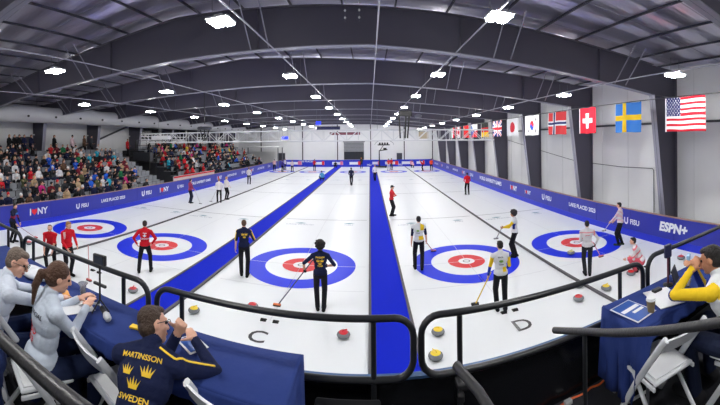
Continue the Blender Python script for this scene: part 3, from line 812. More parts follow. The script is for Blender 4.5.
broom('pink headed broom held by the person in the plain white jacket', J['world'](J['gripR']), spot(601, 257, 0), (215, 120, 116), (226, 130, 130), .3)
J = person('person in pink and white patterned jacket standing by the blue boards beyond the flag-side rings', gnd(620.5, 245.3), .55,
    P_(footL=(-.08, .06, .09), footR=(.09, -.04, .09), handL=(-.12, .36, .98), handR=(.2, .3, .95), elbL=(-.6, -.5, -.6), s=.97),
    dict(top=(232, 196, 204), pants=TRS, shoe=(60, 70, 50), wh=(226, 222, 226)), vox=.013, hair=(24, 22, 24),
    regions=[(lambda P, J: np.sin(P[:, 2] * 38 + P[:, 0] * 30) > .3, 'wh')])
broom('broom with pale shaft pointed out by the person in the pink and white jacket', J['world'](J['gripL']), spot(604, 231, 0) + V((0, 0, 0)), (210, 205, 190), (210, 210, 190), .1)
J = person('person in white and pink kit crouching low on the ice next to the railing', gnd(640, 271), .75,
    P_(pel=(0, -.05, .34), lean=.45, footL=(-.13, .14, .09), footR=(.12, -.02, .09), kneeL=(-.4, 1, .5), kneeR=(.5, 1, .4), handL=(-.14, .42, .42), handR=(.22, .3, .4), head=(0, -.2, 0), s=.98),
    dict(top=(226, 220, 224), pants=(214, 92, 108), shoe=(30, 30, 34), wh=(228, 128, 140)), vox=.012, hair=(22, 20, 22),
    regions=[(lambda P, J: np.sin(P[:, 2] * 30 + P[:, 1] * 22) > .65, 'wh')])
J = person('person in red team top bending forward beside the rail, face turned to the officials', gnd(51, 268), -2.4,
    P_(pel=(0, -.1, .8), lean=.55, footL=(-.14, .0, .09), footR=(.14, .04, .09), handL=(-.12, .34, .68), handR=(.16, .34, .68), head=(0, -.6, 0), s=.98, fore='skin'),
    dict(top=REDJ, pants=TRS, shoe=(20, 20, 22)), vox=.012, hair=(120, 92, 66))
J = person('person in red top with white shoulder panel standing beside the bending teammate', gnd(67.5, 275.5), -1.7,
    P_(footL=(-.09, .04, .09), footR=(.1, -.03, .09), handL=(-.18, .3, 1.0), handR=(.2, .32, .98), head=(.3, .15, 0), s=.985),
    dict(top=REDJ, pants=TRS, shoe=(20, 20, 22), wh=(226, 190, 190), glove=(30, 30, 30)), vox=.012, hair=(168, 122, 76),
    regions=[(lambda P, J: (P[:, 2] > 1.2) & (P[:, 2] < 1.42) & (P[:, 0] > .12) & (P[:, 0] < .2), 'wh')])
broom('pale pink broom standing on the ice in front of the camera tripod', spot(88, 284, 0) + V((0, .02, 1.02)), spot(89, 281, 0), (214, 150, 150), (200, 60, 60), .12)
J = person('person in navy kit standing against the blue boards with a broom, by the railing corner', gnd(12.5, 242), -1.1,
    P_(footL=(-.08, .05, .09), footR=(.09, -.04, .09), handL=(-.1, .36, .8), handR=(.18, .38, .78), lean=.18, head=(0, .1, 0), s=.95),
    dict(top=(30, 34, 60), pants=TRS, shoe=(24, 24, 28), rd=(150, 40, 70), bl=(60, 110, 190)), vox=.014, hair=(40, 30, 28),
    regions=[(lambda P, J: (P[:, 2] > 1.1) & (P[:, 2] < 1.2), 'rd'), (lambda P, J: (P[:, 2] > 1.22) & (P[:, 2] < 1.3) & (P[:, 0] < 0), 'bl')])
broom('broom with red head held by the person against the blue boards', J['world'](J['gripR']), spot(36, 238, 0), (200, 170, 176), (210, 90, 96), .1)
# --- farther athletes
far = [
 (467.3, 194.8, -.1, 'person in bright red jacket standing alone near the flag-side boards', REDJ, TRS, (26, 24, 26), .98, {}),
 (351.3, 185.6, .0, 'person in dark navy kit walking down sheet C towards the far end', (34, 38, 66), TRS, (60, 44, 34), .98, dict(footL=(-.06, .2, .09), footR=(.06, -.2, .12))),
 (190.2, 203.2, -.5, 'person in pink and navy top standing with a broom before the bleacher boards', (150, 56, 92), (26, 32, 52), (30, 26, 26), .96, {}),
 (219.2, 202.6, .5, 'person in white top and black trousers leaning on a broom, closer of a pair', (222, 218, 222), TRS, (160, 120, 90), .96, {}),
 (226.3, 199.6, -.4, 'person in white top with blond hair, farther of the pair by the divider', (226, 222, 222), TRS, (196, 150, 100), .96, {}),
 (249, 184.3, .2, 'person in white top standing alone on the sheet by the bleachers', (224, 220, 222), TRS, (110, 80, 60), .96, {}),
 (375, 181, 3.0, 'person in white shirt and black trousers walking on the central blue carpet', (226, 226, 228), TRS, (120, 96, 80), .98, dict(footL=(-.06, .12, .09), footR=(.06, -.12, .1))),
 (274.4, 170.6, .4, 'person in pale pink top at the far ring beside the bleacher boards', (232, 190, 190), TRS, (60, 44, 40), .96, {}),
 (282.2, 172, -.4, 'person in blue and purple kit at the far ring left of a teammate', (70, 60, 130), TRS, (60, 44, 40), .96, {}),
 (285.3, 170, 1.0, 'person in white and navy kit behind the pair at the far ring', (200, 196, 210), (40, 44, 90), (60, 44, 40), .96, {}),
 (292.3, 172, .3, 'person in white jacket holding a broom at the far end of the dark divider', (228, 214, 214), TRS, (110, 70, 50), .96, {}),
 (314.4, 170.8, -.2, 'person in red jacket standing at the far rings of sheet C', (214, 44, 48), TRS, (60, 44, 40), .96, {}),
 (388.6, 170.3, .3, 'person in red and white top at the far rings beside the camera crane', (220, 70, 70), (210, 206, 206), (60, 44, 40), .96, {}),
 (391.4, 170.0, -.6, 'person in red shirt behind the pale trousers teammate, far rings of sheet D', (206, 40, 50), (60, 56, 64), (90, 60, 44), .98, {}),
 (422.9, 170.8, 1.2, 'person in red top and black trousers bending at the far flag-side rings', (214, 40, 60), TRS, (60, 44, 40), .96, dict(lean=.7)),
 (431.3, 170.9, -.3, 'person in orange red top standing upright at the far flag-side rings', (226, 82, 50), TRS, (30, 26, 26), .98, {}),
 (361.5, 168.5, .4, 'person in black and yellow kit standing at the far end left of the central carpet', (60, 54, 34), TRS, (210, 140, 60), .96, {}),
]
for i, (px, py, yw, lab, tc_, pc_, hc_, s, ex) in enumerate(far):
    d = P_(s=s, handL=(-.16, .28, 1.0), handR=(.18, .26, .96), fingers=True); d.update(ex)
    J = person(lab, gnd(px, py), yw, d, dict(top=tc_, pants=pc_, shoe=(24, 24, 28)), vox=.018 if py > 180 else .026, hair=hc_)
    if i in (2, 3, 10):
        broom(['broom held by the person in the pink and navy top', 'white headed broom held by the person in white leaning forward', 'broom held by the white jacketed person at the far divider'][(2, 3, 10).index(i)],
              J['world'](J['gripR' if i == 2 else 'gripL']), V(gnd(px, py)) + V((.75 if i == 2 else -.7, .1, 0)), (200, 196, 196), (205, 205, 210), .1)
for px, py, yw, lab, tc_, pc_ in (
    (322, 181, .3, 'person in turquoise and blue top crouching on the carpet walkway', (70, 140, 190), (24, 26, 40)),
    (413, 167.6, .6, 'person in pale pink jacket crouching at the far end by the divider', (236, 190, 196), TRS),
    (335.5, 168, .2, 'person in black jacket crouching at the far end of sheet C', (30, 30, 36), TRS)):
    person(lab, gnd(px, py), yw, P_(pel=(0, -.05, .36), lean=.4, footL=(-.13, .14, .09), footR=(.12, -.02, .09), kneeL=(-.4, 1, .5), kneeR=(.5, 1, .4), handL=(-.14, .42, .42), handR=(.22, .3, .4), s=.97),
           dict(top=tc_, pants=pc_, shoe=(30, 30, 34)), vox=.022)
# stones
for px, py, m_, lab in (
    (133, 290, RED, 'red handled curling stone on the ice between the railing and the microphone'),
    (194, 310, YELLOW, 'yellow handled curling stone beside the blue walkway behind the railing post'),
    (252.5, 306, RED, 'red handled curling stone just under the top rail above letter C'),
    (343.5, 334.5, RED, 'red handled curling stone near the central carpet right of letter C'),
    (438, 331.5, YELLOW, 'yellow handled curling stone inside the railing corner, farther of two'),
    (435.6, 355.5, YELLOW, 'yellow handled curling stone inside the railing corner, closer of two'),
    (578.6, 285, RED, 'red handled curling stone beside the dark divider, behind its neighbour'),
    (578.6, 298, RED, 'red handled curling stone below another by the dark divider'),
    (606, 287.5, YELLOW, 'yellow handled curling stone alone on the flag-side sheet behind the railing'),
    (631, 273, RED, 'red handled curling stone beside the crouching person'),
    (571, 252.5, mat('pale_yellow', (226, 214, 130), .4), 'pale curling stone on the blue ring of the flag-side sheet'),
    (681, 257.5, RED, 'red handled curling stone beyond the tall railing near the boards'),
    (29, 243, RED, 'red handled curling stone near the bleacher boards by the railing corner'),
    (121, 281, RED, 'red handled curling stone partly behind the lower railing')):
    if lab.startswith('red handled curling stone partly'): continue
    stone(px, py, m_, lab)

# ============================================================ FLAGS
def fm(c): return mat('flag_%d_%d_%d' % c, c, .75, 0, .2, .2, 6)
FW, FR_, FB = (232, 232, 236), (200, 32, 50), (34, 50, 120)
def f_usa(u, v):
    if u < .4 and v < 7 / 13:
        a = (u / .4 * 11) % 1 - .5; b = (v / (7 / 13) * 9) % 1 - .5
        i = int(u / .4 * 11) + int(v / (7 / 13) * 9)
        return FW if i % 2 == 0 and abs(a) + abs(b) < .42 else (40, 48, 104)
    return FR_ if int(v * 13) % 2 == 0 else FW
def cross(bg, fg, fg2=None, w=.1, w2=.0):
    def f(u, v):
        x = abs(u - .36) * 1.5; y = abs(v - .5)
        if fg2 and (x < w2 or y < w2): return fg2
        return fg if (x < w or y < w) else bg
    return f
def f_swiss(u, v):
    x, y = abs(u - .5), abs(v - .5)
    return FW if (x < .1 and y < .3) or (y < .1 and x < .3) else (206, 34, 52)
def f_korea(u, v):
    x, y = (u - .5) * 1.5, v - .5; r = math.hypot(x, y)
    if r < .25:
        return (205, 46, 58) if y < .07 * math.sin(x * 14) else (20, 70, 190)
    for sx in (-1, 1):
        for sy in (-1, 1):
            a, b = x - sx * .42, y - sy * .28
            p = (a * sx * .83 + b * sy * .55); q = abs(-a * sx * .55 + b * sy * .83)
            if q < .1 and (abs(p) < .02 or .035 < abs(p) < .07): return (40, 40, 50)
    return FW
def f_japan(u, v): return (205, 40, 60) if math.hypot((u - .5) * 1.5, v - .5) < .3 else FW
def f_uk(u, v):
    x, y = (u - .5) * 2, (v - .5) * 1.0; X, Y = abs(x) * 1.0, abs(y) * 1.0
    if X < .1 or Y < .09: return FR_
    if X < .17 or Y < .15: return FW
    d = abs(X / 1 - Y / .5)
    return FR_ if d < .09 else FW if d < .24 else (36, 46, 116)
def f_ger(u, v): return (30, 30, 32) if v < .33 else (205, 30, 40) if v < .66 else (245, 200, 40)
def f_cze(u, v):
    if u < .5 and abs(v - .5) < .5 - u: return (34, 70, 150)
    return FW if v < .5 else (205, 40, 55)
def f_chn(u, v): return (240, 210, 60) if math.hypot((u - .17) * 1.5, v - .25) < .1 else (218, 36, 40)
def f_can(u, v):
    if u < .25 or u > .75: return FR_
    return FR_ if abs(u - .5) * 1.6 + abs(v - .5) < .28 else FW
def f_ita(u, v): return (30, 140, 80) if u < .34 else FW if u < .67 else FR_
FL = [(7.0, 'USA', 1.74, 1.22, f_usa, 'striped red and white flag with a starry blue corner, largest in the row'),
      (9.85, 'SWE', 1.5, 1.2, cross((62, 130, 214), (245, 205, 40)), 'light blue flag with a yellow cross'),
      (12.6, 'SUI', 1.25, 1.2, f_swiss, 'square red flag with a white plus cross'),
      (15.3, 'NOR', 1.8, 1.2, cross((218, 62, 66), FW, (36, 50, 110), .12, .055), 'red flag with a navy cross outlined in white'),
      (18.2, 'KOR', 1.8, 1.2, f_korea, 'white flag with a red and blue round emblem and black bars'),
      (21.1, 'JPN', 1.8, 1.2, f_japan, 'white flag with a plain red disc'),
      (23.9, 'GBR', 1.8, 1.2, f_uk, 'navy flag with red and white crossing diagonals'),
      (26.8, 'GER', 1.8, 1.2, f_ger, 'black, red and gold striped flag'),
      (29.6, 'CZE', 1.8, 1.2, f_cze, 'white and red flag with a blue wedge'),
      (32.4, 'CHN', 1.8, 1.2, f_chn, 'plain red flag with a small yellow star'),
      (35.2, 'CAN', 1.8, 1.2, f_can, 'red and white flag with a red centre emblem'),
      (38.0, 'ITA', 1.8, 1.2, f_ita, 'green, white and red flag at the far end of the row')]
FX, FZ = 9.55, 5.66
m = MB(); m.tube([(FX, -4.8, FZ + .03), (FX, YF - .1, FZ + .03)], .02, darkm, 6); tag(m.obj('flag_cable'), 'dark straight cable carrying the row of national flags', 'cable')
for y, nm, w, h, fn, lab in FL:
    r = thing('hanging_flag', lab, 'flag', (FX, y, FZ), 0, 'national flags over the side boards')
    nu, nv = 66, 44; mb = MB(); vs = []; fs = []; ms = []
    for j in range(nv + 1):
        for i in range(nu + 1):
            u, v = i / nu, j / nv
            wob = .035 * v * math.sin(u * 7 + y) + .02 * v * math.sin(u * 15 + v * 3 + y)
            vs.append((wob, w / 2 - u * w, -v * h + .01 * math.sin(u * 9 + y)))
    me_ = bpy.data.meshes.new('flag_cloth'); cols = {}
    for j in range(nv):
        for i in range(nu):
            a = j * (nu + 1) + i; fs.append((a, a + 1, a + nu + 2, a + nu + 1))
            c = fn((i + .5) / nu, (j + .5) / nv)
            if c not in cols: cols[c] = len(cols); me_.materials.append(fm(c))
            ms.append(cols[c])
    me_.from_pydata(vs, [], fs); me_.polygons.foreach_set('material_index', ms); me_.polygons.foreach_set('use_smooth', [True] * len(fs)); me_.update()
    o = bpy.data.objects.new('flag_cloth', me_); COL.objects.link(o); o.parent = r
    sd_ = o.modifiers.new('s', 'SOLIDIFY'); sd_.thickness = .006
    m = MB(); m.box((0, w / 2 - .01, -h / 2), (.012, .05, h), WTXT); m.obj('hoist_band', r)
    for s in (-1, 1):
        m = MB(); m.tube([(0, s * (w / 2 - .06), .0), (0, s * (w / 2 - .06), .05)], .02, STEEL, 6); m.obj('clip', r)
# thin cable and junction hanging on the wall by the flags
m = MB(); m.tube([(XR - .05, 27.5, 4.2), (XR - .05, 24, 3.75), (XR - .05, 21.4, 3.4), (XR - .05, 17, 2.86), (XR - .05, 12.9, 2.74), (XR - .05, 10.7, 2.78), (XR - .05, 10.6, 2.7), (XR - .05, 10.6, .2)], .018, darkm, 5)
tag(m.obj('wall_cable'), 'thin dark cable run hanging on the white wall behind the flags', 'cable')

# ============================================================ TRUSS AND HANGING GEAR
tr = thing('lighting_truss', 'long white box truss hanging across the hall under the lights', 'truss', (0, 22, 4.17))
x0, x1, hh, dd = -17.6, 8.45, .74, .5
wtm = mat('truss_white', (214, 216, 220), .45)
for i, (y, z) in enumerate(((-dd / 2, .04), (-dd / 2, hh), (dd / 2, .04), (dd / 2, hh))):
    m = MB(); m.tube([(x0, y, z), (x1, y, z)], .045 if z < .1 else .04, wtm, 8); m.obj('chord', tr)
n = 34; step = (x1 - x0) / n
for y in (-dd / 2, dd / 2):
    m = MB()
    for i in range(n):
        a = x0 + i * step
        m.tube([(a, y, .04 if i % 2 else hh), (a + step, y, hh if i % 2 else .04)], .02, wtm, 6)
        m.tube([(a, y, .04), (a, y, hh)], .02, wtm, 6)
    m.obj('lattice', tr)
for i in range(0, n + 1):
    m = MB(); m.tube([(x0 + i * step, -dd / 2, .04), (x0 + i * step, dd / 2, .04)], .02, wtm, 6); m.obj('cross_tube', tr)
for x in (-16, -10.5, -5, .5, 6):
    m = MB(); m.tube([(x, 0, hh), (x, 0, ceilz(x) - 4.2)], .012, STEEL, 5); m.obj('suspension_wire', tr)
m = MB(); m.box((-15.6, -.2, .42), (1.6, .5, .3), wtm, None, .03); m.obj('junction_box', tr)
# dark banners and lit signs seen beyond the truss
def hang_sign(x, y, z, w, h, c, lab, name='hanging_banner', e=0):
    r = thing(name, lab, 'banner' if not e else 'sign', (x, y, z), 0)
    m = MB(); m.box((0, 0, 0), (w, .05, h), mat('sign_%d_%d_%d' % c, c, .5, emit=e)); m.obj('panel', r)
    m = MB(); m.tube([(-w / 2, 0, h / 2 + .03), (w / 2, 0, h / 2 + .03)], .025, darkm, 6); m.obj('top_rod', r)
    for s in (-1, 1):
        m = MB(); m.tube([(s * w * .4, 0, h / 2), (s * w * .4, 0, ceilz(x) - z - .02)], .012, STEEL, 4); m.obj('wire', r)
hang_sign(-8.0, 31, 4.55, .62, .24, (20, 40, 230), 'small glowing blue screen hanging low beyond the truss', 'lit_sign', 3)
hang_sign(-4.6, 30, 5.85, .42, .28, (20, 40, 230), 'small glowing blue screen hanging high beyond the truss', 'lit_sign', 3)
hang_sign(-5.2, 42, 5.8, 3.0, .5, (40, 46, 96), 'dark blue hanging banner far down the hall')
hang_sign(-3.4, 46, 5.25, 4.2, .32, (120, 60, 80), 'narrow dark red hanging banner under the dark blue one')
hang_sign(5.5, 34, 4.75, 1.0, .7, (176, 164, 140), 'pale brown hanging panel right of the dark ceiling mast')
# drop mast with beam clamps (right of centre) and round fixture (left)
r = thing('ceiling_mast', 'black ceiling mast with box head reaching down to the truss', 'mast', (2.15, 21.6, 0))
m = MB(); m.box((.15, 0, 5.95), (.85, .5, .35), BLACK, None, .03); m.obj('head_box', r)
for dx in (-.25, .2, .42):
    m = MB(); m.tube([(dx, 0, 5.85), (dx * .7, 0, 4.35)], .05, BLACK, 6); m.obj('drop_arm', r)
m = MB(); m.tube([(-.6, 0, 5.45), (1.1, 0, 5.45)], .03, STEEL, 6); m.obj('cross_bar', r)
m = MB(); m.tube([(.3, 0, 6.1), (.3, 0, ceilz(2.5) - .02)], .03, darkm, 6); m.obj('hanger', r)
m = MB(); m.lathe([(.02, -.12), (.2, -.1), (.24, 0), (.2, .06), (.05, .1)], (1.0, 0, 5.8), STEEL, 20); m.obj('lamp', r, smooth=True)
r = thing('ceiling_fixture', 'dark round disc fixture on three struts above the left end of the truss', 'fixture', (-11.4, 21.3, 0))
m = MB(); m.lathe([(.1, -.12), (.48, -.1), (.56, 0), (.48, .1), (.1, .12)], (0, 0, 5.2), mat('dark_metal', (62, 64, 72), .5), 28); m.obj('disc', r, smooth=True)
for a in (0, 2.1, 4.2):
    m = MB(); m.tube([(.38 * math.cos(a), .38 * math.sin(a), 5.12), (.1 * math.cos(a), .1 * math.sin(a), 4.3)], .04, BLACK, 6); m.obj('strut', r)
m = MB(); m.tube([(0, 0, 5.5), (0, 0, ceilz(-11.4) - .02)], .03, darkm, 6); m.obj('hanger', r)
for x, y, lab in ((-.55, 11.0, 'thin hanging wire with white reflection dots near the middle of the first beam, bleacher side'), (-.22, 11.0, 'thin hanging wire with white reflection dots near the middle of the first beam, flag side')):
    r = thing('hanging_wire', lab, 'wire', (x, y - 3.2, 0))
    m = MB(); m.tube([(0, 0, ceilz(x) - .03), (0, 0, 6.95)], .006, STEEL, 4); m.obj('wire', r)
    for z in (7.05, 7.22, 7.4):
        m = MB(); m.lathe([(.01, -.03), (.03, 0), (.01, .03)], (0, 0, z), WHITE, 10); m.obj('clip', r)  # white pieces stand in for bright dots of hung fixtures and reflections
# camera crane at the far end
r = thing('camera_crane', 'black television camera crane standing at the far end of the central carpet', 'camera crane', (1.5, 53.2, 0))
m = MB(); m.box((.2, 0, .16), (2.0, .9, .14), BLACK, None, .03)
for sx in (-.6, 1.0):
    for sy in (-.35, .35): m.lathe([(.05, 0), (.1, .02), (.1, .12), (.05, .14)], (sx, sy, 0), BLACK, 12)
m.obj('dolly', r)
m = MB(); m.tube([(0, 0, .2), (0, 0, 2.7)], [.12, .08], BLACK, 8); m.obj('pillar', r)
m = MB(); m.tube([(0, 0, 2.7), (1.3, 0, 2.85)], .09, BLACK, 8); m.box((.9, 0, 2.95), (.5, .4, .35), BLACK); m.obj('boom', r)
m = MB(); m.box((.7, 0, 3.6), (1.9, .3, .16), BLACK); 
for i in range(4): m.box((.1 + i * .4, 0, 3.82), (.26, .26, .3), BLACK, None, .03)
m.obj('lamp_bar', r)
m = MB(); m.tube([(-.7 + 3 * (1 - math.cos(t * PI / 12)) / 2, 0, 3.6 + .75 * math.sin(t * PI / 12)) for t in range(13)], .03, STEEL, 6); m.tube([(0.1, 0, 2.7), (.7, 0, 3.6)], .05, BLACK, 6); m.obj('arch', r)
# booth roof near the far left corner
r = thing('officials_booth', 'white flat roofed booth beside the dark door at the far bleacher end', 'booth', (-17.2, 52, 0))
m = MB(); m.box((0, 0, 3.4), (6.4, 3, .18), WHITE, None, .03); m.obj('roof', r)
for sx in (-3, 3): 
    for sy in (-1.3, 1.3): m = MB(); m.box((sx, sy, 1.65), (.14, .14, 3.3), STEEL); m.obj('post', r)
m = MB(); m.box((-.6, 1.3, 1.3), (5, .06, 2.6), WHITE); m.obj('panel', r)

# ============================================================ BLEACHERS
grey = mat('bleacher_grey', (132, 136, 142), .6, 0, .3, .1, 5, .08, 2)
dgrey = mat('bleacher_riser', (52, 54, 60), .7)
def bleacher(lab, ys, ye, rows, z0, rise, x0, run, steps, rail):
    r = thing('bleacher', lab, 'bleacher', (0, 0, 0), 0, 'grey bleachers on the side wall')
    for i in range(rows):
        x = x0 - run * i; z = z0 + rise * i; a, b = ys, ye - steps * i * 0
        b = ye + (.35 * i if steps else 0)
        m = MB(); m.box((x - run / 2, (a + b) / 2, z / 2), (run, b - a, z), dgrey)
        m.box((x - run / 2, (a + b) / 2, z + .015), (run, b - a, .03), grey); m.obj('tier', r)
        m = MB()
        y = a + .25
        while y < b - .4:
            m.box((x - run + .24, y, z + .42), (.4, .48, .05), grey, None, .012)
            m.box((x - run + .06, y, z + .62), (.05, .48, .36), grey, None, .012)
            m.box((x - run + .2, y, z + .22), (.06, .4, .4), dgrey)
            y += .55
        so = m.obj('seat_row', r)
    xb = x0 - run * rows; zb = z0 + rise * rows
    m = MB(); m.box(((xb - 23.2) / 2, (ys + ye) / 2, zb / 2), (abs(xb + 23.2), ye - ys, zb), dgrey); m.obj('walkway', r)
    if rail:
        m = MB()
        for zz in (1.0, .5): m.tube([(xb - .08, ys, zb + zz), (xb - .08, ye, zb + zz)], .03, BLACK, 6)
        yy = ys
        while yy <= ye: m.tube([(xb - .08, yy, zb), (xb - .08, yy, zb + 1.0)], .025, BLACK, 6); yy += 1.5
        m.obj('guard_rail', r)
    return r
NB = dict(ys=6.2, ye=23.2, rows=8, z0=.3, rise=.36, x0=-15.25, run=.76)
FBb = dict(ys=25.6, ye=49.5, rows=7, z0=.75, rise=.38, x0=-15.7, run=.78)
bleacher('grey stepped bleacher full of spectators, beside the viewing deck', NB['ys'], NB['ye'], NB['rows'], NB['z0'], NB['rise'], NB['x0'], NB['run'], 0, False)
bleacher('grey stepped bleacher full of spectators, beyond the dark gap', FBb['ys'], FBb['ye'], FBb['rows'], FBb['z0'], FBb['rise'], FBb['x0'], FBb['run'], 0, True)
r = thing('stand_front_panel', 'white and red printed panel in front of the far bleacher', 'panel', (-15.4, 27.0, 0))
m = MB(); m.box((0, 0, .68), (.1, 7.5, 1.36), mat('pinkish_white', (226, 210, 210), .6)); m.obj('panel', r)
m = MB(); m.box((.055, 0, 1.28), (.02, 7.5, .13), RTXT); m.obj('red_stripe', r)
# stair flight with dark rail up behind the near bleacher, and dark gap structure
m = MB(); m.tube([(-23.3, 19.5, 3.6), (-23.3, 26.5, 5.9)], .09, darkm, 8); m.tube([(-23.3, 19.5, 3.6), (-23.3, 16.2, 3.6)], .06, darkm, 6)
tag(m.obj('sloping_rail'), 'dark sloping handrail on the white wall above the near bleacher', 'handrail')
r = thing('equipment_rack', 'tall dark equipment rack in the gap between the two bleachers', 'rack', (-19.6, 24.4, 0))
for sx in (-1.2, 1.2):
    for sy in (-.45, .45): m = MB(); m.tube([(sx, sy, 0), (sx, sy, 4.4)], .05, BLACK, 6); m.obj('post', r)
for z in (1.2, 2.4, 3.6):
    m = MB(); m.box((0, 0, z), (2.3, .85, .06), BLACK); m.obj('shelf', r)
m = MB(); m.box((0, .1, 2.9), (2.0, .6, .8), mat('dark_metal', (62, 64, 72), .5), None, .04); m.obj('cabinet', r)

# ------------------------------------------------------------ spectators
JK = [('black', (24, 25, 29), 58), ('dark grey', (48, 50, 56), 30), ('navy blue', (26, 32, 62), 24), ('red', (186, 34, 44), 9), ('light grey', (140, 142, 148), 7), ('white', (212, 212, 216), 6),
      ('bright blue', (36, 90, 200), 6), ('olive green', (84, 88, 62), 6), ('brown', (96, 72, 58), 6), ('maroon', (110, 30, 46), 5), ('magenta', (190, 40, 120), 2), ('turquoise', (40, 160, 190), 3), ('yellow', (226, 196, 60), 2), ('tan', (170, 146, 116), 4), ('forest green', (36, 110, 70), 2), ('orange', (220, 110, 50), 1)]
HD = [('dark hair', 'short', (34, 28, 26), 'light', 9), ('brown hair', 'long', (92, 64, 46), 'light', 6), ('blond hair', 'long', (190, 158, 112), 'light', 4), ('grey hair', 'thin', (150, 148, 146), 'light', 4), ('a black beanie', 'beanie', (26, 26, 30), 'light', 5), ('a red hat', 'beanie', (200, 36, 44), 'light', 2), ('a dark cap', 'cap', (30, 32, 44), 'light', 4), ('a white hat', 'beanie', (220, 220, 222), 'light', 2)]
SEATP = [dict(pel=(0, 0, .5), lean=.12, footL=(-.13, .42, .09), footR=(.13, .4, .09), kneeL=(0, .3, 1), kneeR=(0, .3, 1), handL=(-.1, .34, .62), handR=(.12, .33, .62)),
         dict(pel=(0, 0, .5), lean=.5, footL=(-.16, .36, .09), footR=(.15, .42, .09), kneeL=(0, .3, 1), kneeR=(0, .3, 1), handL=(-.06, .52, .72), handR=(.07, .5, .7), head=(.2, -.2, 0)),
         dict(pel=(0, 0, .5), lean=.05, footL=(-.1, .46, .09), footR=(.12, .36, .09), kneeL=(0, .3, 1), kneeR=(0, .3, 1), handL=(.12, .26, .92), handR=(-.1, .28, .88), head=(-.5, 0, 0))]
STP = dict(footL=(-.12, .0, .09), footR=(.12, .03, .09), handL=(-.16, .26, 1.02), handR=(.16, .25, 1.0))
_sp = {}
def spec_base(pose, hs, vox=.032):
    k = (pose, hs, vox)
    if k not in _sp:
        p = dict(SEATP[pose] if pose < 3 else STP); p.update(hair=hs, fingers=False, face=vox < .04, coat=True, s=.97, fat=1.05)
        Q, J = build_prims(p); me = remesh(Q, vox, 2); names, idx, P = keys_of(me, Q)
        slot = {'top': 0, 'skin': 1, 'lip': 1, 'pants': 2, 'hair': 3, 'hat': 4, 'shoe': 5}
        me.materials.clear()
        for _ in range(6): me.materials.append(BLACK)
        me.polygons.foreach_set('material_index', [slot.get(names[i], 0) for i in idx])
        me.polygons.foreach_set('use_smooth', [True] * len(me.polygons)); me.update()
        _sp[k] = me
    return _sp[k]
_sv = {}
def spec_mesh(pose, jk, hd, pc, vox=.032):
    k = (pose, jk[0], hd[0], pc, vox)
    if k not in _sv:
        me = spec_base(pose, hd[1], vox).copy(); me.name = 'spectator'
        ms = [cloth(jk[1]), skinm(hd[3]), cloth(pc), hairm(hd[2] if hd[1] not in ('beanie', 'cap') else (60, 46, 38)), cloth(hd[2]), cloth((40, 38, 38))]
        for i, q in enumerate(ms): me.materials[i] = q
        _sv[k] = me
    return _sv[k]
rnd = random.Random(11)
def weighted(L_): 
    t = rnd.random() * sum(q[-1] for q in L_)
    for q in L_:
        t -= q[-1]
        if t <= 0: return q
    return L_[-1]
used = set()
def seat_people(B, which, y_from, y_to, occ, group, jit, vox, redzone=None):
    for i in range(B['rows']):
        x = B['x0'] - B['run'] * (i + 1) + .30; z = B['z0'] + B['rise'] * i + .03
        y = y_from(i)
        while y < y_to(i):
            if rnd.random() < occ(i, y):
                for _ in range(60):
                    jk = weighted(JK)
                    if redzone and redzone(i, y) and rnd.random() < .3: jk = JK[3]
                    hd = weighted(HD)
                    if (which, i, jk[0], hd[0]) not in used: break
                else:
                    y += .56; continue
                used.add((which, i, jk[0], hd[0]))
                pose = rnd.randrange(3); pc = rnd.choice([(34, 44, 74), (26, 26, 30), (58, 60, 66), (30, 34, 48)])
                o = bpy.data.objects.new('spectator', spec_mesh(pose, jk, hd, pc, vox)); COL.objects.link(o)
                o.location = (x, y + rnd.uniform(-.05, .05), z); o.rotation_euler.z = -PI / 2 + rnd.uniform(-.35, .35)
                if which == 'near': yaw_t = rnd.uniform(-.1, .35)
                tag(o, 'spectator in %s jacket with %s, %s row up of the %s bleacher' % (jk[0], hd[0], ORD[i], {'near': 'deck-side', 'far': 'far'}[which]), 'spectator', group)
            y += .56
seat_people(NB, 'near', lambda i: 7.9 + i * .38, lambda i: 20.6 + i * .05, lambda i, y: .86 if i < 7 else .5, 'spectators on the deck-side bleacher', .05, .03)
seat_people(FBb, 'far', lambda i: 25.9, lambda i: 47.5, lambda i, y: .62 - .012 * (y - 26), 'spectators on the far bleacher', .05, .045, lambda i, y: (25 < y < 29) or (33 < y < 38 and i > 2))
# people standing on the walkway at the top
zt = NB['z0'] + NB['rise'] * NB['rows']
stand = [(14.2, 0), (19, 1), (24, 2), (31, 3), (54, 4), (72, 5), (91, 6), (84, 7), (9, 9)]
lb = ['person in black coat standing on the walkway behind the top row by the dark door', 'person in black coat and dark cap on the walkway, second from the dark door', 'person in navy coat on the walkway beside the first dark column', 'person in dark blue coat leaning by the first dark column on the walkway',
      'person in black coat standing beneath the sloping handrail', 'person in pale pink coat standing on the walkway between the two dark columns', 'person in dark grey coat at the second dark column on the walkway', 'person in brown coat on the walkway just before the second dark column', '', 'person in black coat with pale hair standing in front of the dark door']
for px, i in stand:
    th = (px - U0) / FPX; x = -22.2; y = x / math.tan(th)
    jk = [JK[0], JK[0], JK[2], JK[2], JK[0], ('pk', (226, 196, 204), 1), JK[1], JK[8], JK[0], JK[0]][i]
    hd = [HD[0], HD[6], HD[0], HD[1], HD[1], HD[4], HD[0], HD[1], HD[0], HD[2]][i]
    if i in (6, 7): hd = [HD[0], HD[1]][i - 6]
    o = bpy.data.objects.new('spectator', spec_mesh(3, jk, hd, (26, 26, 30), .03)); COL.objects.link(o); o.location = (x, y, zt); o.rotation_euler.z = -PI / 2 + .3
    tag(o, lb[i], 'spectator', 'people on the bleacher walkway')
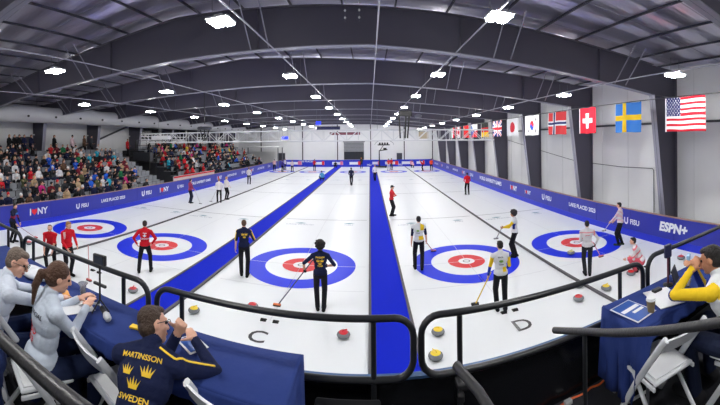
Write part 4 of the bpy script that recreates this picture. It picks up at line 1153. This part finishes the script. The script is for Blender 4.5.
for x, y, z, jk, lab in ((-21.9, 24.9, 2.9, JK[3], 'person in red jacket standing high at the dark railing in the gap between bleachers'),):
    m = MB(); m.box((-22.1, 24.4, 1.45), (2.2, 2.2, 2.9), dgrey); tag(m.obj('landing_platform'), 'dark landing platform between the two bleachers', 'platform')
    o = bpy.data.objects.new('spectator', spec_mesh(3, jk, HD[0], (26, 26, 30), .03)); COL.objects.link(o); o.location = (x, y, z); o.rotation_euler.z = -PI / 2
    tag(o, lab, 'spectator')

# ============================================================ VIEWING DECK
DZ = 2.0
deckm = mat('deck_carpet', (50, 51, 56), .95, 0, .1, .3, 90, .12, 30)
m = MB(); m.box((0, -1.3, DZ - .1), (14, 7.4, .2), deckm); deck = struct(m.obj('floor_deck'))
m = MB(); m.box((0, 2.37, DZ / 2), (14, .05, DZ), mat('deck_skirt', (24, 25, 30), .8)); m.obj('skirting', deck)
kick = mat('kick_panel', (17, 18, 22), .22, 0, .5)
r = thing('kick_board', 'black board along the deck edge under the railing', 'board', (0, 2.36, DZ))
m = MB(); m.box((.5, 0, .25), (12.6, .03, .5), kick); m.obj('panel', r)
m = MB(); m.box((.5, .0, .505), (12.6, .05, .018), mat('board_trim_blue', (70, 104, 150), .3)); m.obj('edge_trim', r)
# railing panels with rounded corners
railm = mat('rail_black', (34, 36, 40), .34, .2, .5, .05, 60)
def rail_frame(x0, x1, posts, lab, zt_=.952, zb=.53, Y=2.3, r0=.13, tr=.024):
    r = thing('railing_panel', lab, 'railing', ((x0 + x1) / 2, Y, DZ), 0, 'black tube railing panels on the deck edge')
    c = (x0 + x1) / 2; pts = []
    for (cx, cz, a0) in ((x1 - r0, zt_ - r0, 0), (x0 + r0, zt_ - r0, 1), (x0 + r0, zb + r0, 2), (x1 - r0, zb + r0, 3)):
        for k in range(6):
            a = (a0 + k / 5) * PI / 2; pts.append((cx + r0 * math.cos(a) - c, 0, cz + r0 * math.sin(a)))
    m = MB(); m.tube(pts, tr, railm, 10, 1, True); m.obj('frame', r, smooth=True)
    for px in posts:
        m = MB(); m.tube([(px - c, 0, zt_ - tr), (px - c, 0, 0)], .02, railm, 10); m.obj('post', r, smooth=True)
        m = MB(); m.box((px - c, 0, .006), (.1, .1, .012), railm); m.obj('foot_plate', r)
rail_frame(-5.6, -3.89, (-5.3, -4.27), 'black railing panel closest to the bleacher boards')
rail_frame(-3.83, -1.79, (-3.6, -2.08), 'black railing panel behind the camera tripod and microphone')
rail_frame(-1.70, .29, (-1.45, .015), 'black railing panel under letter C crossing the central carpet')
rail_frame(.345, 2.42, (.62, 2.11), 'black railing panel under letter D with its corner at the central carpet')
rail_frame(2.49, 5.2, (2.83, 4.6), 'black railing panel below the large sponsor lettering on the blue boards', zt_=.975)
# handrails close by
def handrail(pts, posts, lab, rr=.021):
    r = thing('handrail', lab, 'handrail', (0, 0, 0), 0, 'heavy black handrails by the viewer')
    m = MB(); m.tube(pts, rr, mat('handrail_grey', (58, 58, 60), .4, .3, .5, .15, 80), 16); m.obj('tube', r, smooth=True)
    for a, b in posts:
        m = MB(); m.tube([a, b], rr * .65, railm, 12); m.obj('post', r, smooth=True)
handrail([(-1.75, .47, 3.516), (-1.0, .51, 3.516), (-.55, .545, 3.516), (-.2, .56, 3.45)], [((-1.6, .48, 3.5), (-1.6, .48, DZ))], 'thick grey handrail crossing in front of the jeans clad officials')
handrail([(1.04, 1.71, 3.03), (1.035, 1.4, 3.17), (1.01, 1.145, 3.285), (.985, .58, 3.54), (.97, .2, 3.7)], [((1.035, 1.4, 3.16), (1.035, 1.4, DZ))], 'thick black handrail with rounded end in front of the empty chair', .018)
handrail([(.375, 1.455, 3.16), (.43, 1.3, 3.14), (.47, 1.12, 3.1), (.5, .95, 3.02)], [((.475, 1.1, 3.1), (.475, 1.1, DZ))], 'short dark handrail with a blunt end below letter D')
# equipment case, bracket
r = thing('equipment_case', 'black plastic equipment case on the deck under the railing', 'case', (-.16, 2.1, DZ))
m = MB(); m.box((0, 0, .2), (.42, .3, .38), BLACK, None, .03); m.obj('body', r)
m = MB(); m.box((0, 0, .41), (.44, .32, .05), mat('case_lid', (34, 35, 38), .4), None, .015); m.obj('lid', r)
for s in (-1, 1):
    m = MB(); m.box((s * .1, -.165, .38), (.05, .02, .07), STEEL); m.obj('latch', r)
    m = MB(); m.box((s * .1, 0, .44), (.09, .12, .02), BLACK, None, .006); m.obj('handle_recess', r)
m = MB(); m.tube([(.2, -.03, .43), (.28, -.05, .44), (.34, -.1, .36), (.35, -.14, .1)], .012, BLACK, 8); m.obj('cable', r)
r = thing('clamp', 'small black clamp fixed to the railing post right of the central carpet', 'clamp', (.62, 2.22, DZ + .5))
m = MB(); m.box((0, 0, 0), (.1, .1, .05), BLACK, None, .012); m.obj('jaw', r)
m = MB(); m.lathe([(.012, -.05), (.025, -.04), (.025, .0), (.012, .02)], (-.03, -.06, -.03), BLACK, 12); m.obj('knob', r)

# tables and cloths
TBL = mat('table_cloth_navy', (42, 60, 122), .85, 0, .2, .5, 9, .08, 5)
def table(xa, xb, lab, labc):
    r = thing('folding_table', lab, 'table', ((xa + xb) / 2, 1.96, DZ), 0, 'folding tables along the railing')
    w = xb - xa - .04
    m = MB(); m.box((0, 0, .73), (w, .44, .03), WHITE, None, .008); m.obj('table_top', r)
    for s in (-1, 1):
        for t in (-1, 1):
            m = MB(); m.tube([(s * (w / 2 - .12), t * .17, .715), (s * (w / 2 - .06), t * .19, 0)], .014, STEEL, 8); m.obj('leg', r)
    # cloth: top, side drops
    c = MB(); xa2, xb2, ya, yb, zt_ = xa - .01, xb + .01, 1.715, 2.2, DZ + .754
    nx = 70; top = []; rim = []
    def wob(t, k): return .012 * math.sin(t * 19 + k) + .008 * math.sin(t * 41 + k * 2)
    # perimeter ring
    per = []
    n1 = 60; n2 = 14
    per += [(xa2 + (xb2 - xa2) * i / n1, ya, 0, -1, .1) for i in range(n1)]
    per += [(xb2, ya + (yb - ya) * i / n2, 1, 0, .68) for i in range(n2)]
    per += [(xb2 - (xb2 - xa2) * i / n1, yb, 0, 1, .5) for i in range(n1)]
    per += [(xa2, yb - (yb - ya) * i / n2, -1, 0, .6) for i in range(n2)]
    N = len(per); vs = []
    levels = 7
    for l in range(levels):
        f = l / (levels - 1)
        for i, (x, y, nx_, ny_, drop) in enumerate(per):
            # smooth the drop length around corners
            dr = sum(per[(i + q) % N][4] for q in range(-2, 3)) / 5
            if l == 0: vs.append((x - nx_ * .012, y - ny_ * .012, zt_)); continue
            ff = (l - 1) / (levels - 2)
            o_ = .004 + ff * (.035 + wob(x * 1.3 + y * 2.1, i * .0) * 1.8) * (1 if dr > .2 else .4)
            if ny_ > 0: o_ = min(o_, .02)
            vs.append((x + nx_ * o_, y + ny_ * o_, zt_ - .012 - ff * dr))
    fs = [tuple(range(N))]
    for l in range(levels - 1):
        for i in range(N):
            j = (i + 1) % N; fs.append((l * N + i, (l + 1) * N + i, (l + 1) * N + j, l * N + j))
    c.add(vs, fs, TBL)
    o = c.obj('tablecloth', smooth=True)
    s_ = o.modifiers.new('so', 'SOLIDIFY'); s_.thickness = .004
    tag(o, labc, 'tablecloth', 'navy tablecloths')
table(-2.28, -.46, 'folding table by the railing where the person in navy shirt sits', 'navy cloth on the table where the person in the navy lettered shirt leans')
table(-4.14, -2.30, 'folding table by the railing where the white shirted officials sit', 'navy cloth on the table where the officials in white sit')
table(1.82, 3.64, 'folding table by the railing with the coffee cup', 'navy cloth on the table with the coffee cup and flyers')
TZ = DZ + .76

# folding chairs
chw = mat('chair_white', (214, 217, 222), .38, 0, .5, .05, 20)
def chair(loc, yaw, lab, first=[None]):
    if first[0] is None:
        r = thing('folding_chair', lab, 'chair', loc, yaw, 'white folding chairs')
        m = MB(); m.box((0, .03, .435), (.38, .4, .028), chw, None, .013); st_ = m.obj('seat', r)
        m = MB(); m.box((0, .03, .452), (.33, .35, .012), mat('chair_pad', (226, 228, 232), .5), None, .005); m.obj('seat_pad', st_)
        m = MB(); vs = []
        n = 12
        for k, (z, yy) in enumerate(((.72, -.25), (.81, -.29))):
            for i in range(n + 1):
                x = -.2 + .4 * i / n; b = -.03 * (1 - (x / .2) ** 2)
                vs += [(x, yy + b - .009, z), (x, yy + b + .009, z)]
        fs = []; W = 2 * (n + 1)
        for i in range(n):
            a = 2 * i
            fs += [(a, a + 2, W + a + 2, W + a), (a + 1, W + a + 1, W + a + 3, a + 3), (W + a, W + a + 2, W + a + 3, W + a + 1), (a, a + 1, a + 3, a + 2)]
        fs += [(0, W, W + 1, 1), (W - 2, W - 1, 2 * W - 1, 2 * W - 2)]
        m.add(vs, fs, chw); m.obj('backrest', r)
        for s in (-1, 1):
            m = MB(); m.tube([(s * .21, .25, 0), (s * .21, .03, .36), (s * .207, -.12, .58), (s * .2, -.27, .79), (s * .195, -.29, .815)], .019, chw, 8, 1.3); m.obj('front_leg', r, smooth=True)
            m = MB(); m.tube([(s * .185, .12, .42), (s * .19, -.26, 0)], .016, chw, 8, 1.3); m.obj('rear_leg', r, smooth=True)
            m = MB(); m.box((s * .197, .0, .405), (.02, .34, .03), chw, None, .006); m.obj('seat_rail', r)
        m = MB(); m.tube([(-.21, .2, .085), (.21, .2, .085)], .012, chw, 8); m.obj('stretcher', r)
        m = MB(); m.tube([(-.19, -.2, .08), (.19, -.2, .08)], .012, chw, 8); m.obj('stretcher', r)
        first[0] = r; return r
    c = copy_tree(first[0]); c.location = loc; c.rotation_euler.z = yaw; c['label'] = lab; return c
chair((1.97, 1.69, DZ), -.15, 'empty white folding chair beside the table with the coffee cup')
chair((-1.64, 1.78, DZ), -.25, 'empty white folding chair between the ponytailed person and the navy shirted person')
chair((-1.15, 1.45, DZ), .1, 'white folding chair under the person in the navy lettered shirt')
chair((-.74, 1.86, DZ), -.22, 'empty white folding chair tucked under the table end, right of the navy shirt')
chair((-2.15, 1.4, DZ), -.3, 'white folding chair under the person with the ponytail')
chair((-2.68, 1.17, DZ), -.32, 'white folding chair under the grey haired person in white')
chair((2.45, 1.2, DZ), .0, 'white folding chair under the person in the white, yellow and blue top')

# seated officials
def seated(label, origin, yaw, world_hands, cols, **k):
    M = (Matrix.Translation(origin) @ Matrix.Rotation(yaw, 4, 'Z')).inverted(); s = k.pop('s', 1.0)
    kw = {n: k.pop(n) for n in ('regions', 'skin', 'hairc', 'vox', 'eyes') if n in k}
    p = dict(pel=(0, .02, .53), lean=.4, footL=(-.15, .38, .09), footR=(.15, .42, .09), kneeL=(-.1, .5, 1), kneeR=(.1, .5, 1), s=s)
    p['handL'] = (M @ V(world_hands[0])) / s; p['handR'] = (M @ V(world_hands[1])) / s
    p.update(k)
    return person(label, origin, yaw, p, cols, None, kw.get('vox', .0065), kw.get('skin', 'light'), kw.get('hairc', (60, 44, 36)), kw.get('regions'), kw.get('eyes', True))
J = seated('seated person in navy shirt with yellow lettering and three crowns on the back', (-1.17, 1.33, DZ), .3,
           ((-1.12, 1.72, 3.0), (-1.14, 1.98, 2.82)), dict(top=(24, 32, 66), pants=(24, 26, 36), shoe=(26, 26, 28), yel=YEL),
           lean=.68, s=.96, nd=.045, head=(-.85, .1, .0), hair='thin', hairc=(66, 50, 40), elbL=(-.3, .3, -1), elbR=(1, .3, -.5), palmL=(0, -1, .4), palmR=(0, 0, -1), curlL=.9, curlR=.8, fat=1.0, face=True, fore='top',
           extra=[])
J0 = J
def sleeve_stripe(J, side='R'):
    """yellow piping along shoulder and upper arm"""
    o = J['top']; bv = BVHTree.FromPolygons([v.co for v in o.data.vertices], [tuple(p.vertices) for p in o.data.polygons])
    a = J['neck'] + J['R'] @ V((.07, -.02, .0)); b = J['sh' + side]; c = J['el' + side]
    pts = []
    for i in range(25):
        t = i / 24
        q = a.lerp(b, t * 2.2) if t < .45 else b.lerp(c, (t - .45) / .55)
        q = q + V((0, -.03, .25)); h = bv.ray_cast(q, V((0, .05, -1)).normalized())
        if h[0] is not None: pts.append(h[0] + h[1] * .002)
    if len(pts) > 3:
        m = MB(); m.tube(pts, .008, YTXT, 6, .5); m.obj('sleeve_piping', J['top'])
sleeve_stripe(J)
back_print(J, [('MARTINSSON', -.02, .075, .042, YTXT), ('CROWN', -.085, .15, .062, YTXT), ('CROWN', .04, .14, .07, YTXT), ('CROWN', -.03, .21, .068, YTXT), ('SWEDEN', -.02, .285, .047, YTXT)])
J = seated('seated person with brown ponytail in pale grey jacket leaning on the table', (-2.15, 1.41, DZ), -.3,
           ((-2.26, 1.9, 2.80), (-2.08, 1.84, 2.81)), dict(top=(196, 206, 220), pants=(30, 40, 70), shoe=(60, 60, 64)),
           lean=.17, head=(-.25, .25, .0), hair='pony', hairc=(84, 58, 44), elbL=(-.6, -.6, -1), elbR=(.6, -.6, -1), palmL=(0, 0, -1), palmR=(0, 0, -1), fem=True, s=.95, nd=.025, stripe=None)
back_print(J, [('OFFICIAL', .03, .14, .045, DTXT), ('FISU', -.02, .27, .085, RTXT), ('2023', -.02, .34, .06, RTXT)])
J = seated('seated grey haired person with glasses in white and pale checked jacket', (-2.63, 1.17, DZ), -.32,
           ((-2.62, 1.76, 2.8), (-2.38, 1.8, 2.8)), dict(top=(206, 214, 228), pants=(30, 42, 76), shoe=(60, 60, 64)),
           lean=.38, nd=.03, head=(-.6, .25, .0), hair='thin', hairc=(112, 98, 88), elbL=(-1, 0, -.6), elbR=(1, -.1, -.5), palmL=(0, 0, -1), palmR=(0, 0, -1), fat=1.1)
back_print(J, [('OFFICIAL', .0, .12, .045, DTXT)])
def glasses(J):
    m = MB(); c, Rh, S = J['hc'], J['Rh'], J['S']
    T = lambda v: c + Rh @ (V(v) * S)
    for s in (-1, 1):
        m.tube([T((s * .032 + .024 * math.cos(a * PI / 6), .104, .002 + .018 * math.sin(a * PI / 6))) for a in range(12)], .0024, BLACK, 5, 1, True)
        m.tube([T((s * .056, .102, .006)), T((s * .082, .04, .006)), T((s * .086, -.01, .0))], .0026, BLACK, 5)
    m.tube([T((-.008, .107, .004)), T((.008, .107, .004))], .0026, BLACK, 5)
    m.obj('glasses', J['root'])
glasses(J); glasses(J0)
def outer_arm(P, J):
    """the upper, outer half of each sleeve"""
    out = np.zeros(len(P), bool)
    for k, n_ in (('L', (-.45, -.75, .5)), ('R', (.3, -.7, .6))):
        best = np.full(len(P), 9.0); off = np.zeros((len(P), 3))
        for a, b_ in ((J['sh' + k], J['el' + k]), (J['el' + k], J['hand' + k])):
            a, b_ = np.array(a), np.array(b_); d = b_ - a; t = np.clip((P - a) @ d / (d @ d), 0, 1)
            o_ = P - a - t[:, None] * d; l_ = np.linalg.norm(o_, axis=1); w_ = l_ < best
            best[w_] = l_[w_]; off[w_] = o_[w_]
        out |= (best < .085) & ((off @ np.array(n_)) > .016)
    return out
J = seated('seated dark haired person with blue and yellow sleeves, hands raised to the face', (2.43, 1.2, DZ), .0,
           ((2.29, 1.62, 3.08), (2.37, 1.64, 3.05)), dict(top=(222, 224, 228), pants=(28, 36, 60), shoe=(40, 40, 44), navy=(32, 52, 140), yel=YEL, gr=(90, 170, 90)),
           lean=.42, nd=.03, head=(.3, .12, .0), hair='short', hairc=(30, 26, 26), skin='tan', elbL=(-1, .1, -.7), elbR=(.6, .3, -1), palmL=(.6, .2, 0), palmR=(-.6, .2, 0), curlL=.9, curlR=.9, sleeve='navy', fore='navy',
           regions=[(outer_arm, 'yel')])
m = MB()
o = J['top']
back_print(J, [('BRASIL', .0, .14, .07, GTXT), ('BLOB', -.12, .4, .05, YTXT)])
hp = (J['world'](J['gripL']) + J['world'](J['gripR'])) / 2
m = MB(); m.box(hp + V((-.02, .03, .06)), (.075, .03, .05), mat('pale_blue_plastic', (150, 190, 226), .3), Matrix.Rotation(.5, 3, 'Z'), .008); tag(m.obj('small_bottle_cap'), 'small pale blue object held at the face by the person at the right table', 'object held')
# navy coat over a chair back
Q = Prims()
R0 = rotm(-.25, -.2, 0)
c0 = V((-2.24, 1.06, 2.62))
Q.ell(c0, (.26, .06, .2), R0, 'a'); Q.ell(c0 + V((-.1, -.03, -.18)), (.16, .06, .2), R0, 'a'); Q.ell(c0 + V((.12, -.03, -.2)), (.14, .05, .22), R0, 'a'); Q.ell(c0 + V((0, .03, .05)), (.24, .07, .12), R0, 'a')
me = remesh(Q, .012, 4); me.materials.append(cloth((26, 38, 78), 'coat')); me.polygons.foreach_set('use_smooth', [True] * len(me.polygons))
o = bpy.data.objects.new('draped_coat', me); COL.objects.link(o); tag(o, 'navy coat draped over the chair back of the ponytailed person', 'coat')

# items on the tables
def tspot(px, py): p = spot(px, py, TZ); return p
p = tspot(100, 311)
r = thing('phone_tripod', 'black mini tripod with a small camera on top, standing by the microphone', 'tripod', (p.x, p.y, TZ))
for a in (0.4, 2.5, 4.6):
    m = MB(); m.tube([(0, 0, .1), (.085 * math.cos(a), .085 * math.sin(a), .006)], .007, BLACK, 6); m.obj('leg', r)
m = MB(); m.tube([(0, 0, .09), (0, 0, .38)], .009, BLACK, 8); m.obj('pole', r)
m = MB(); m.box((0, 0, .22), (.14, .02, .02), BLACK); m.obj('cross_arm', r)
m = MB(); m.box((0, 0, .43), (.135, .03, .085), BLACK, Matrix.Rotation(.1, 3, 'Z'), .008); m.obj('camera_body', r)
m = MB(); m.box((0, -.018, .43), (.11, .004, .062), mat('screen_dark', (30, 36, 50), .1)); m.obj('screen', r)
p = tspot(104, 315)
r = thing('microphone', 'white and grey microphone with a white cable lying on the navy tablecloth', 'microphone', (p.x, p.y, TZ + .03), -.5)
m = MB(); m.tube([(-.06, 0, 0), (.05, .0, .0)], .022, BLACK, 12); m.obj('barrel', r)
m = MB(); m.tube([(.045, 0, 0), (.07, 0, 0), (.12, 0, 0), (.14, 0, 0)], [.022, .03, .028, .014], mat('mic_grey', (190, 192, 196), .4), 12); m.obj('head', r, smooth=True)
m = MB(); m.tube([(-.06, 0, 0), (-.12, 0, .0), (-.17, -.03, -.01), (-.19, -.09, -.01), (-.2, -.16, -.02), (-.21, -.21, -.1), (-.2, -.22, -.28)], .008, WHITE, 8); m.obj('cable', r, smooth=True)
pap = mat('white_paper', (224, 226, 230), .7)
def paper(px, py, w, h, rz, lab, mm=pap, name='paper_sheet', th_=.003):
    p = tspot(px, py); m = MB(); m.box((0, 0, th_ / 2), (w, h, th_), mm); o = m.obj(name, None, (p.x, p.y, TZ + .002), rz); tag(o, lab, 'paper'); return o
paper(76, 308, .2, .28, -.4, 'white sheet of paper under the forearms of the ponytailed person')
o = paper(192, 344, .2, .15, -.5, 'small blue sheet with white border by the hand of the navy shirted person', pap)
m = MB(); m.box((0, 0, .0045), (.17, .12, .002), mat('flyer_blue', (36, 84, 170), .4)); m.obj('printed_area', o)
o = paper(633, 311, .235, .3, .1, 'blue and white printed flyer next to the coffee cup', pap)
m = MB(); m.box((0, 0, .0045), (.21, .275, .002), mat('flyer_blue', (36, 84, 170), .4)); m.obj('printed_area', o)
m = MB(); m.box((0, .03, .006), (.19, .04, .002), pap); m.box((.03, -.03, .006), (.12, .03, .002), pap); m.obj('white_print', o)
o = paper(664, 298, .25, .33, -.35, 'plain white paper pad behind the coffee cup', pap, th_=.008)
m = MB(); m.box((.0, .13, .02), (.1, .05, .025), BLACK, Matrix.Rotation(.3, 3, 'Z'), .008); m.obj('clip', o)
p = tspot(651, 312)
r = thing('coffee_cup', 'brown paper coffee cup with a white lid', 'cup', (p.x, p.y, TZ))
m = MB(); m.lathe([(.026, .0), (.027, .004), (.038, .1)], (0, 0, 0), mat('kraft_cup', (140, 124, 92), .6), 28); m.obj('cup_body', r, smooth=True)
m = MB(); m.lathe([(.041, .098), (.041, .106), (.036, .108), (.035, .118), (.02, .118)], (0, 0, 0), WHITE, 28); m.obj('lid', r)
p = tspot(684, 283)
r = thing('laptop', 'small open dark laptop in front of the person at the right table', 'laptop', (p.x, p.y, TZ), .5)
m = MB(); m.box((0, 0, .01), (.2, .13, .012), BLACK, None, .004); m.obj('base', r)
m = MB(); m.box((0, .09, .075), (.2, .012, .14), BLACK, Matrix.Rotation(-.3, 3, 'X'), .004); m.obj('screen', r)
m = MB(); m.box((0, -.0, .017), (.17, .08, .002), mat('keys', (46, 48, 52), .5)); m.obj('keyboard', r)
p = tspot(668, 285)
r = thing('phone_holder', 'upright phone holder with dark grips on the right hand table', 'phone holder', (p.x, p.y, TZ))
m = MB(); m.lathe([(.05, 0), (.05, .01), (.012, .02)], (0, 0, 0), BLACK, 16); m.obj('base', r)
m = MB(); m.tube([(0, 0, .01), (0, 0, .3)], .01, mat('dark_red_tube', (90, 40, 56), .4), 8); m.obj('pole', r)
m = MB(); m.box((0, 0, .33), (.09, .035, .13), mat('navy_plastic', (44, 46, 80), .35), None, .012); m.obj('grip', r)
p = tspot(83, 296)
r = thing('plastic_cup', 'clear upturned plastic cup beside the hand of the ponytailed person', 'cup', (p.x, p.y, TZ))
m = MB(); m.lathe([(.022, 0), (.024, .004), (.032, .1), (.045, .115), (.045, .12)], (0, 0, 0), mat('clear_plastic', (220, 226, 230), .12, trans=.7), 24); m.obj('cup_body', r, smooth=True)
p = tspot(135, 328)
m = MB(); m.prism([(-.04, -.02), (.04, -.025), (.035, .02), (-.03, .03)], YTXT, Matrix.Identity(4), .012); tag(m.obj('yellow_card', None, (p.x, p.y, TZ + .002), .3), 'small yellow card on the tablecloth left of the navy shirted head', 'card')
p = tspot(66, 297)
m = MB(); m.box((0, 0, .02), (.12, .06, .04), mat('orange_pack', (226, 150, 50), .5), None, .012); tag(m.obj('snack_packet', None, (p.x, p.y, TZ + .002), -.5), 'orange and yellow snack packet in front of the ponytailed person', 'packet')
Q = Prims(); p = tspot(36, 277)
Q.ell((0, 0, .04), (.22, .12, .05), rotm(.2), 'a'); Q.ell((.1, .02, .05), (.12, .1, .05), rotm(-.2), 'a'); Q.ell((-.08, -.02, .06), (.14, .08, .045), rotm(.5), 'a')
me = remesh(Q, .01, 3); me.materials.append(cloth((222, 226, 232), 'bundle')); me.polygons.foreach_set('use_smooth', [True] * len(me.polygons))
o = bpy.data.objects.new('folded_jacket', me); COL.objects.link(o); o.location = (p.x, p.y, TZ); tag(o, 'white folded jacket lying on the table between the two officials in white', 'jacket')
# orange extension cord with plug block
pts = []
for px, py in ((536, 404), (548, 398), (562, 391), (580, 384), (590, 381), (603, 378), (613, 368), (616, 360)):
    q = spot(px, py, DZ + .012); pts.append((q.x, min(q.y, 2.3), DZ + .013))
fine = []
for a, b_ in zip(pts, pts[1:]):
    for k in range(4): fine.append(V(a).lerp(V(b_), k / 4) + V((0, .008 * math.sin(len(fine)), 0)))
r = thing('extension_cord', 'orange extension cord lying on the dark deck floor under the table', 'cord', (0, 0, 0))
m = MB(); m.tube(fine, .008, mat('orange_cord', (214, 96, 40), .5), 8); m.obj('wire', r)
q = spot(560, 393, DZ + .02); m = MB(); m.box((q.x, min(q.y, 2.28), DZ + .022), (.07, .04, .035), mat('plug_grey', (170, 172, 176), .5), None, .008); m.obj('plug', r)

# ============================================================ CAMERA, WORLD
w = bpy.data.worlds.new('w'); scn.world = w; w.use_nodes = True
w.node_tree.nodes['Background'].inputs['Color'].default_value = (.7, .75, .85, 1); w.node_tree.nodes['Background'].inputs['Strength'].default_value = .3
cd = bpy.data.cameras.new('camera'); cam = bpy.data.objects.new('camera', cd); COL.objects.link(cam)
cd.type = 'PANO'; cd.panorama_type = 'CENTRAL_CYLINDRICAL'
cd.central_cylindrical_radius = 1.0
cd.central_cylindrical_range_u_min = -U0 / FPX; cd.central_cylindrical_range_u_max = (720 - U0) / FPX
cd.central_cylindrical_range_v_min = -(405 - V0) / FPX; cd.central_cylindrical_range_v_max = V0 / FPX
c, s = math.cos(ROLL), math.sin(ROLL)
cam.matrix_world = Matrix(((c, s, 0, 0), (0, 0, -1, 0), (-s, c, 0, CAMH), (0, 0, 0, 1)))
scn.camera = cam
scn.view_settings.view_transform = 'Standard'; scn.view_settings.look = 'None'; scn.view_settings.gamma = 1
scn.view_settings.use_curve_mapping = False; scn.view_settings.exposure = 0
scn.cycles.use_denoising = True; scn.cycles.max_bounces = 7; scn.cycles.diffuse_bounces = 4; scn.cycles.sample_clamp_indirect = 6
